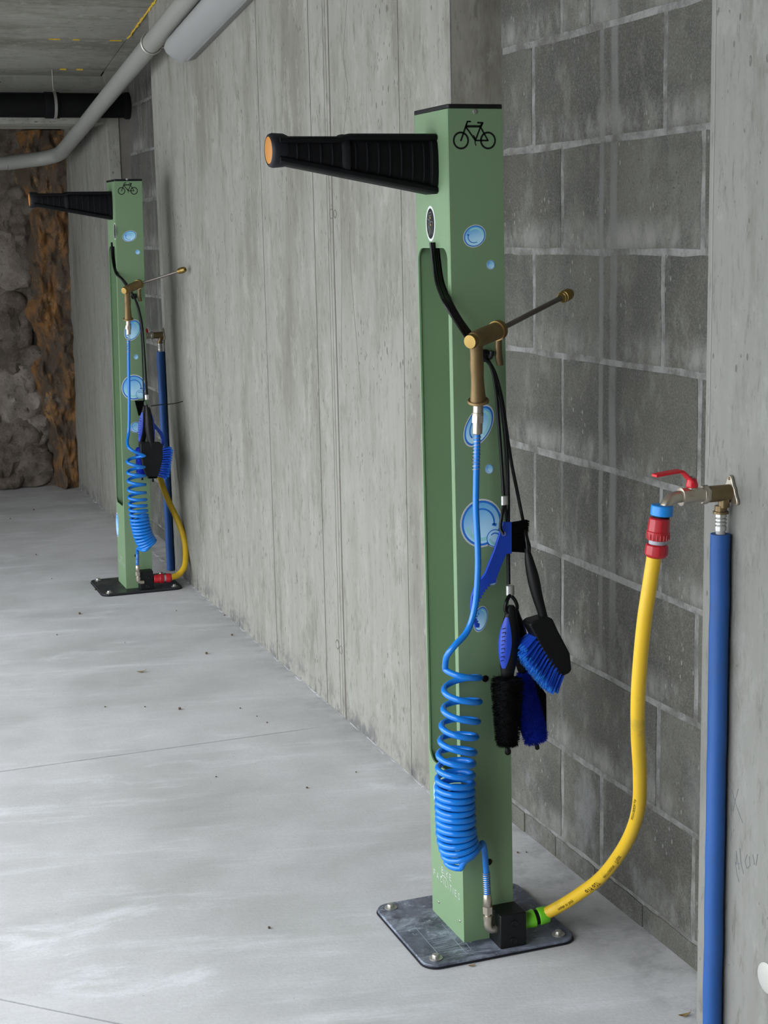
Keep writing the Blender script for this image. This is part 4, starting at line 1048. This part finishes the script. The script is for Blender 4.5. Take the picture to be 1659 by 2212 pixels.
cone_brush(P(1112, 1315, Y=2.452), P(1130, 1452, Y=2.462), P(1158, 1602, Y=2.462), .0165, .0265, .0165, bb, 'dark blue wheel brush behind the black cone brush, near station', panel=(-25, 60), flat=.75, n=4200)
# black back plate of the blue brush
m = MB(); q = [P(1098, 1463, Y=2.492), P(1160, 1470, Y=2.492), P(1181, 1500, Y=2.492), P(1182, 1592, Y=2.492), P(1132, 1596, Y=2.492), P(1118, 1560, Y=2.492)]
q = [Vector((max(1.1475, v.x), v.y, v.z)) for v in q]
m.prism(q, (0, .006, 0)); sc_ = m.build('sponge_pad', M['dull'], None, bevel=.002); tag(sc_, 'flat black pad hanging behind the dark blue wheel brush', 'pad')

# flat blue cog brush with sawtooth hook and black bristle block
def cog_brush(f, Y, label, bristle_poly, body, teeth, hole, dirn, scale, group):
    t = thing('cog_brush', tuple(f(*body[0])), label, 'brush', group)
    m = MB(); m.prism([f(a, b) for a, b in body+teeth], (0, .006, 0)); kid(m.build('body', M['bblue'], None, bevel=.0008), t)
    m = MB(); h = f(*hole); m.tube([h+Vector((cos(a)*.0032*scale, -.0004, sin(a)*.0032*scale)) for a in [2*pi*k/14 for k in range(14)]], .0007, 5, closed=True); kid(m.build('eyelet', M['alu']), t)
    A, B, C_, D_ = [f(*q) for q in bristle_poly]   # root top, root bottom, tip bottom, tip top
    def gen(i):
        u = random.random(); y = random.uniform(-.001, .010)
        a = A.lerp(B, u)+Vector((0, y, 0)); b = D_.lerp(C_, min(1, max(0, u+random.uniform(-.02, .02))))+Vector((0, y+random.uniform(-.002, .002), 0))
        return a, a.lerp(b, random.uniform(.88, 1.03))
    bristles('bristles', M['bristk'], t, gen, 1800, .00045)
    m = MB(); m.prism([A, B, B.lerp(C_, .8), A.lerp(D_, .8)], (0, .008, 0)); kid(m.build('bristle_core', M['bristk']), t)
    return t
def teethline(pts, amp, n):
    o = []
    for k in range(n):
        a = k/n; i = a*(len(pts)-1); j = int(i); fr = i-j; p = Vector(pts[j]).lerp(Vector(pts[j+1]), fr); q = Vector(pts[min(j+1, len(pts)-1)])-Vector(pts[j]); nn = Vector((-q.y, q.x)).normalized()
        o.append(tuple(p)); i2 = (a+.5/n)*(len(pts)-1); j2 = min(int(i2), len(pts)-2); p2 = Vector(pts[j2]).lerp(Vector(pts[j2+1]), i2-j2); o.append(tuple(p2+nn*amp))
    return o
f1 = lambda a, b: P(a, b, Y=2.437)
body = [(1088, 1128), (1106, 1128), (1106, 1196), (1094, 1197), (1082, 1226), (1073, 1250), (1072, 1259), (1058, 1262)]
teeth = teethline([(1058, 1262), (1044, 1278), (1034, 1298), (1028, 1318), (1027, 1336), (1034, 1352)], -4.5, 14)+[(1036, 1356), (1028, 1356), (1022, 1340), (1018, 1316), (1019, 1290), (1026, 1268), (1040, 1250), (1048, 1240), (1068, 1190), (1079, 1155)]
cog_brush(f1, 2.437, 'flat royal-blue cog brush with sawtooth hook on the near station', [(1106, 1130), (1106, 1192), (1136, 1194), (1144, 1124)], body, teeth, (1088, 1153), 1, 1., 'flat cog brushes')

# big wash brush: black handle and head, blue bristles
def wash_brush(hpts, hw, head, mats, tipd, label, Y, thick, rows, Lb, group, n=2600):
    t = thing('wash_brush', tuple(P(*head[0], Y=Y)), label, 'brush', group)
    pts = crom([P(a, b, Y=c) for a, b, c in hpts], 6); ww = cromf(hw, 6)
    m = MB(); m.tube(pts, ww, 16); kid(m.build('handle', M['black']), t)
    m = MB(); m.prism([P(a, b, Y=Y-thick/2) for a, b in head], (0, thick, 0)); kid(m.build('head', M['black'], None, bevel=.0035, seg=3), t)
    A, B = [P(*q, Y=Y) for q in rows]   # line along which the tufts are rooted
    e = (B-A); side = Vector(tipd).normalized()
    tufts = 13; depth = 5
    def gen(i):
        k = i % (tufts*depth); u = ((k % tufts)+.5)/tufts+random.gauss(0, .008); y = ((k//tufts)-(depth-1)/2)*thick*.2+random.gauss(0, .0008)
        spread = (u-.5)*.5
        a = A+e*u+Vector((0, y, 0)); dr = (side+e.normalized()*spread*.9+Vector((0, y*16, 0))+Vector((random.gauss(0, .035), random.gauss(0, .05), random.gauss(0, .035)))).normalized()
        return a, a+dr*Lb*random.uniform(.9, 1.06)*(.82 if u < .08 or u > .93 else 1)
    bristles('bristles', mats[0], t, gen, n, .0005)
    def gen2(i):
        a, b = gen(i); return a.lerp(b, .86), a.lerp(b, 1.02)
    bristles('bristle_tips', mats[1], t, gen2, n//2, .00055)
    return t
wash_brush([(1137, 1184, 2.43), (1140, 1194, 2.43), (1144, 1215, 2.428), (1152, 1250, 2.425), (1160, 1285, 2.422), (1170, 1320, 2.42), (1178, 1350, 2.418), (1187, 1385, 2.418)],
           [.0035, .0055, .0085, .0108, .0098, .0082, .0078, .007], [(1144, 1350), (1152, 1343), (1186, 1333), (1195, 1338), (1206, 1362), (1232, 1412), (1236, 1448), (1230, 1455), (1216, 1462), (1206, 1458), (1190, 1440)],
           (M['bristb'], M['bristt']), tuple((P(1165, 1440, Y=2.43)-P(1192, 1405, Y=2.43))), 'big wash brush with bright blue bristles and black back, near station', 2.418, .034, ((1150, 1368), (1214, 1454)), .044, 'big wash brushes', 3800)

# ---------------------------------------------------------------- far station's cables and brushes
def sp2(o): return [(241+o, 524, 5.72), (243+o, 560, 5.70), (250+o, 590, 5.645), (262+o, 603, 5.62), (276+o, 622, 5.615), (289, 641, 5.615)]
cable([sp2(0)+[(297, 660, 5.62), (304, 690, 5.62), (309, 730, 5.62), (313, 790, 5.62), (316, 852, 5.615)], sp2(2)+[(298, 660, 5.63), (307, 700, 5.63), (312, 760, 5.63), (318, 852, 5.62)]],
      'black cable holding the bundled brushes of the farther station', [(317.5, 858, 5.615, .0085, .0075)], tuple(P(313, 790, Y=5.62)), .0034)
cable([sp2(4)+[(297, 665, 5.635), (303, 700, 5.635), (307, 760, 5.635), (310, 850, 5.63), (311, 868, 5.63)]], 'thin left-hand black cable of the farther station', [(311, 871, 5.63, .007, .004)], tuple(P(307, 760, Y=5.635)), .0026)
cone_brush(P(313, 876, Y=5.61), P(305, 966, Y=5.622), P(307, 1028, Y=5.624), .022, .022, .0175, bb, 'blue wheel brush with lettered handle on the farther station', panel=(100, 190), letter=True, n=3000)
cone_brush(P(320, 880, Y=5.59), P(327, 965, Y=5.60), P(330, 1032, Y=5.603), .0255, .020, .0175, bk, 'black cone brush seen behind the farther station\'s wash brush', panel=(0, 55), n=3000)
wash_brush([(316, 874, 5.56), (318, 886, 5.56), (320, 905, 5.56), (322, 930, 5.56), (325, 950, 5.56), (328, 972, 5.56)], [.003, .007, .011, .011, .010, .008],
           [(303, 958), (312, 955), (344, 955), (352, 960), (352, 990), (344, 1022), (339, 1030), (318, 1030), (311, 1015), (305, 985)], (M['bristb'], M['bristt']), (.92, .25, -.12), 'big wash brush seen from its black back, farther station', 5.562, .020, ((350, 968), (340, 1030)), .042, 'big wash brushes', 2600)
f2 = lambda a, b: P(a, b, Y=5.615)
body = [(306, 866), (311, 868), (312, 897), (318, 900), (330, 910), (337, 918), (344, 926)]
teeth = [(351, 934), (355, 944), (356, 956), (352, 966)]+teethline([(349, 960), (349, 950), (346, 942), (342, 936), (338, 931)], 1.6, 9)+[(332, 924), (320, 912), (307, 900)]
cog_brush(f2, 5.615, 'flat blue cog brush, its toothed hook curling right of the farther brushes', [(311, 866), (309, 896), (300, 898), (292, 866)], body, teeth, (314, 874), -1, .6, 'flat cog brushes')
m = MB(); m.tube(crom([P(326, 877, Y=5.56), P(350, 874, Y=5.58), P(375, 872, X=1.24), P(395, 867, X=1.275)], 5), .0016, 6); o = m.build('cable_tie', M['black']); tag(o, 'thin black cable tie sticking out of the farther brush bundle', 'cable tie')

# ---------------------------------------------------------------- pipes and lamp under the ceiling
t = thing('drain_pipe', tuple(P(60, 358, Y=7.75)), 'long grey plastic pipe sloping under the ceiling along the wall', 'pipe')
XP = 1.2; m = MB()
lo = Vector((XP, 7.55, 2.027-.1226*(7.55-4.98)))
hi = Vector((XP, 0.2, 2.027-.1226*(0.2-4.98)))
m.tube([hi, lo], .0325, 24); kid(m.build('straight_run', M['drain']), t)
lz = lo.z-.022
m = MB(); m.tube(crom([lo-Vector((0, .03, -.0037)), lo, lo+Vector((-.012, .09, -.012)), lo+Vector((-.07, .155, -.026)), lo+Vector((-.16, .175, -.036)), lo+Vector((-.24, .178, -.046))], 6), .034, 24); kid(m.build('bend', M['drain']), t)
m = MB(); e0 = lo+Vector((-.24, .178, -.046)); m.tube([e0, e0+Vector((-3.2, .0, -.07))], .0325, 24); kid(m.build('level_run', M['drain']), t)
for yq in (5.5, 3.9, 2.3):
    zq = 2.027-.1226*(yq-4.98); m = MB(); m.tube([(XP+cos(a)*.036, yq, zq+sin(a)*.036) for a in [2*pi*k/20 for k in range(20)]], .004, 6, closed=True); m.tube([(XP+.034, yq, zq-.012), (WX, yq, zq-.012)], .005, 8); kid(m.build('pipe_clip', M['zinc']), t)

t = thing('soil_pipe', tuple(P(113, 228, Y=6.86)), 'thick black pipe hung in front of the far beam', 'pipe')
c0 = P(0, 228, Y=6.86); zc = 1.864; m = MB(); m.tube([(-2.6, 6.86, zc), (1.384, 6.86, zc)], .0515, 32); kid(m.build('barrel', M['dull']), t)
q = P(113, 228, Y=6.86)
m = MB(); m.lathe((q.x-.035, 6.86, zc), (2, 6.86, zc), [(0, .0515), (.004, .055), (.062, .055), (.066, .0515)], 32); kid(m.build('coupling', M['dull']), t)
m = MB(); m.lathe((1.37, 6.86, zc), (2, 6.86, zc), [(-.012, .0515), (.0, .057), (.014, .057)], 32); kid(m.build('socket', M['dull']), t)
m = MB(); n = 32
m.loft([[(q.x+dx, 6.86+cos(a)*rr, zc+sin(a)*rr) for a in [2*pi*k/n for k in range(n)]] for dx, rr in ((.002, .0548), (.002, .0575), (.014, .0575), (.014, .0548))], caps=False)
kid(m.build('pipe_clamp', M['zinc']), t)
m = MB(); m.tube([(q.x+.008, 6.86, zc+.055), (q.x+.008, 6.86, ceilz(6.86)+.004)], .003, 8); m.lathe((q.x+.008, 6.86, zc+.055), (q.x+.008, 6.86, 3), [(0, .008), (.012, .008)], 6); kid(m.build('hanger_rod', M['zinc']), t)

t = thing('wall_lamp', (WX-.05, 5.2, 1.9), 'long white tubular lamp mounted high on the concrete wall', 'lamp')
def lampz(y): return 1.889-.118*(y-5.35)
prof = [(-.001, .012), (-.001, -.014), (-.03, -.022), (-.052, -.018), (-.075, -.004), (-.094, .012), (-.100, .026), (-.094, .044), (-.07, .056), (-.03, .058), (-.001, .058)]
def ring(y, k=1.): return [(WX+a*(1 if a > -.002 else k), y, lampz(y)+.02+(b-.02)*k) for a, b in prof]
m = MB(); m.loft([ring(5.33, .55), ring(5.31, .85), ring(5.28, .97), ring(5.25, 1.), ring(5.24, 1.)]); kid(m.build('end_cap', M['lampw']), t)
m = MB(); m.loft([ring(5.24), ring(3.9)], sm=True)
kid(m.build('diffuser', M['lampw']), t)
m = MB(); m.loft([[(WX+a, y, lampz(y)+b) for a, b in ((-.001, -.018), (-.028, -.026), (-.031, -.0215), (-.006, -.012))] for y in (5.24, 3.9)], sm=False); kid(m.build('mounting_rail', M['lampg']), t)

# ---------------------------------------------------------------- crumbs on the floor
def bit(px, py, r, kind, label, cat, group=None):
    p = P(px, py, Z=0); m = MB()
    if kind == 'seed':
        n = 10; m.loft([[(p.x+cos(a)*rr*r*(1+.2*noise.noise((a, px, 0))), p.y+sin(a)*rr*r, .0003+z*r) for a in [2*pi*k/n for k in range(n)]] for rr, z in ((.4, 0), (.85, .3), (1, .8), (.8, 1.3), (.35, 1.6))])
        o = m.build('seed_husk', M['seed'])
    else:
        n = 9; rows = []
        for i in range(n):
            u = i/(n-1); x = (u-.5)*2*r; wv = r*.3*sin(pi*u)+.0005; zz = .0008+abs(u-.5)**1.6*r*1.1
            rows.append([(p.x+x, p.y-wv, zz+.4*wv), (p.x+x, p.y, zz), (p.x+x*1.02, p.y+wv, zz+.5*wv)])
        m.add([q for r_ in rows for q in r_], [(i*3+j, i*3+j+1, (i+1)*3+j+1, (i+1)*3+j) for i in range(n-1) for j in range(2)], 0, True)
        m.tube([rows[-1][1], (p.x+r*1.2, p.y+.002, r*.75)], .0004, 5)
        o = m.build('dry_leaf', M['leaf'], fix=False); md = o.modifiers.new('s', 'SOLIDIFY'); md.thickness = .0004
    tag(o, label, cat, group)
bit(305, 1453, .014, 'leaf', 'curled dry leaf alone on the floor, left of the wall', 'leaf')
bit(1478, 2196, .012, 'leaf', 'dry leaf at the foot of the right-hand pier', 'leaf')
bit(1019, 2088, .007, 'leaf', 'tiny dry sprig at the front edge of the worn base plate', 'leaf')
bit(388, 1533, .0042, 'seed', 'largest brown seed husk, below the curled dry leaf', 'seed husk')
bit(172, 1327, .0045, 'seed', 'brown seed husk just in front of the farther base plate', 'seed husk')
bit(446, 1413, .0042, 'seed', 'brown seed husk right of the curled dry leaf', 'seed husk')
bit(501, 1373, .0036, 'seed', 'reddish-brown seed husk near the wall foot', 'seed husk')
bit(581, 2006, .0028, 'seed', 'small dark seed husk left of the worn base plate', 'seed husk')
bit(206, 1275, .0036, 'seed', 'dark seed husk left of the farther base plate\'s corner', 'seed husk')
for px, py, r in ((73, 1102, .0035), (22, 1121, .003), (78, 1199, .003), (112, 1251, .0022), (485, 1330, .0028), (381, 1320, .0018), (123, 1372, .0022), (270, 1389, .0015), (227, 1528, .0022), (313, 1528, .0022), (519, 1531, .0022), (577, 1562, .0022), (467, 1679, .002), (663, 1703, .0026), (769, 1669, .0018), (555, 1548, .0018), (1118, 1843, .0022), (1137, 1842, .0016)):
    bit(px, py, r, 'seed', 'tiny brown crumb scattered on the pale floor', 'crumb', 'tiny crumbs scattered on the floor')
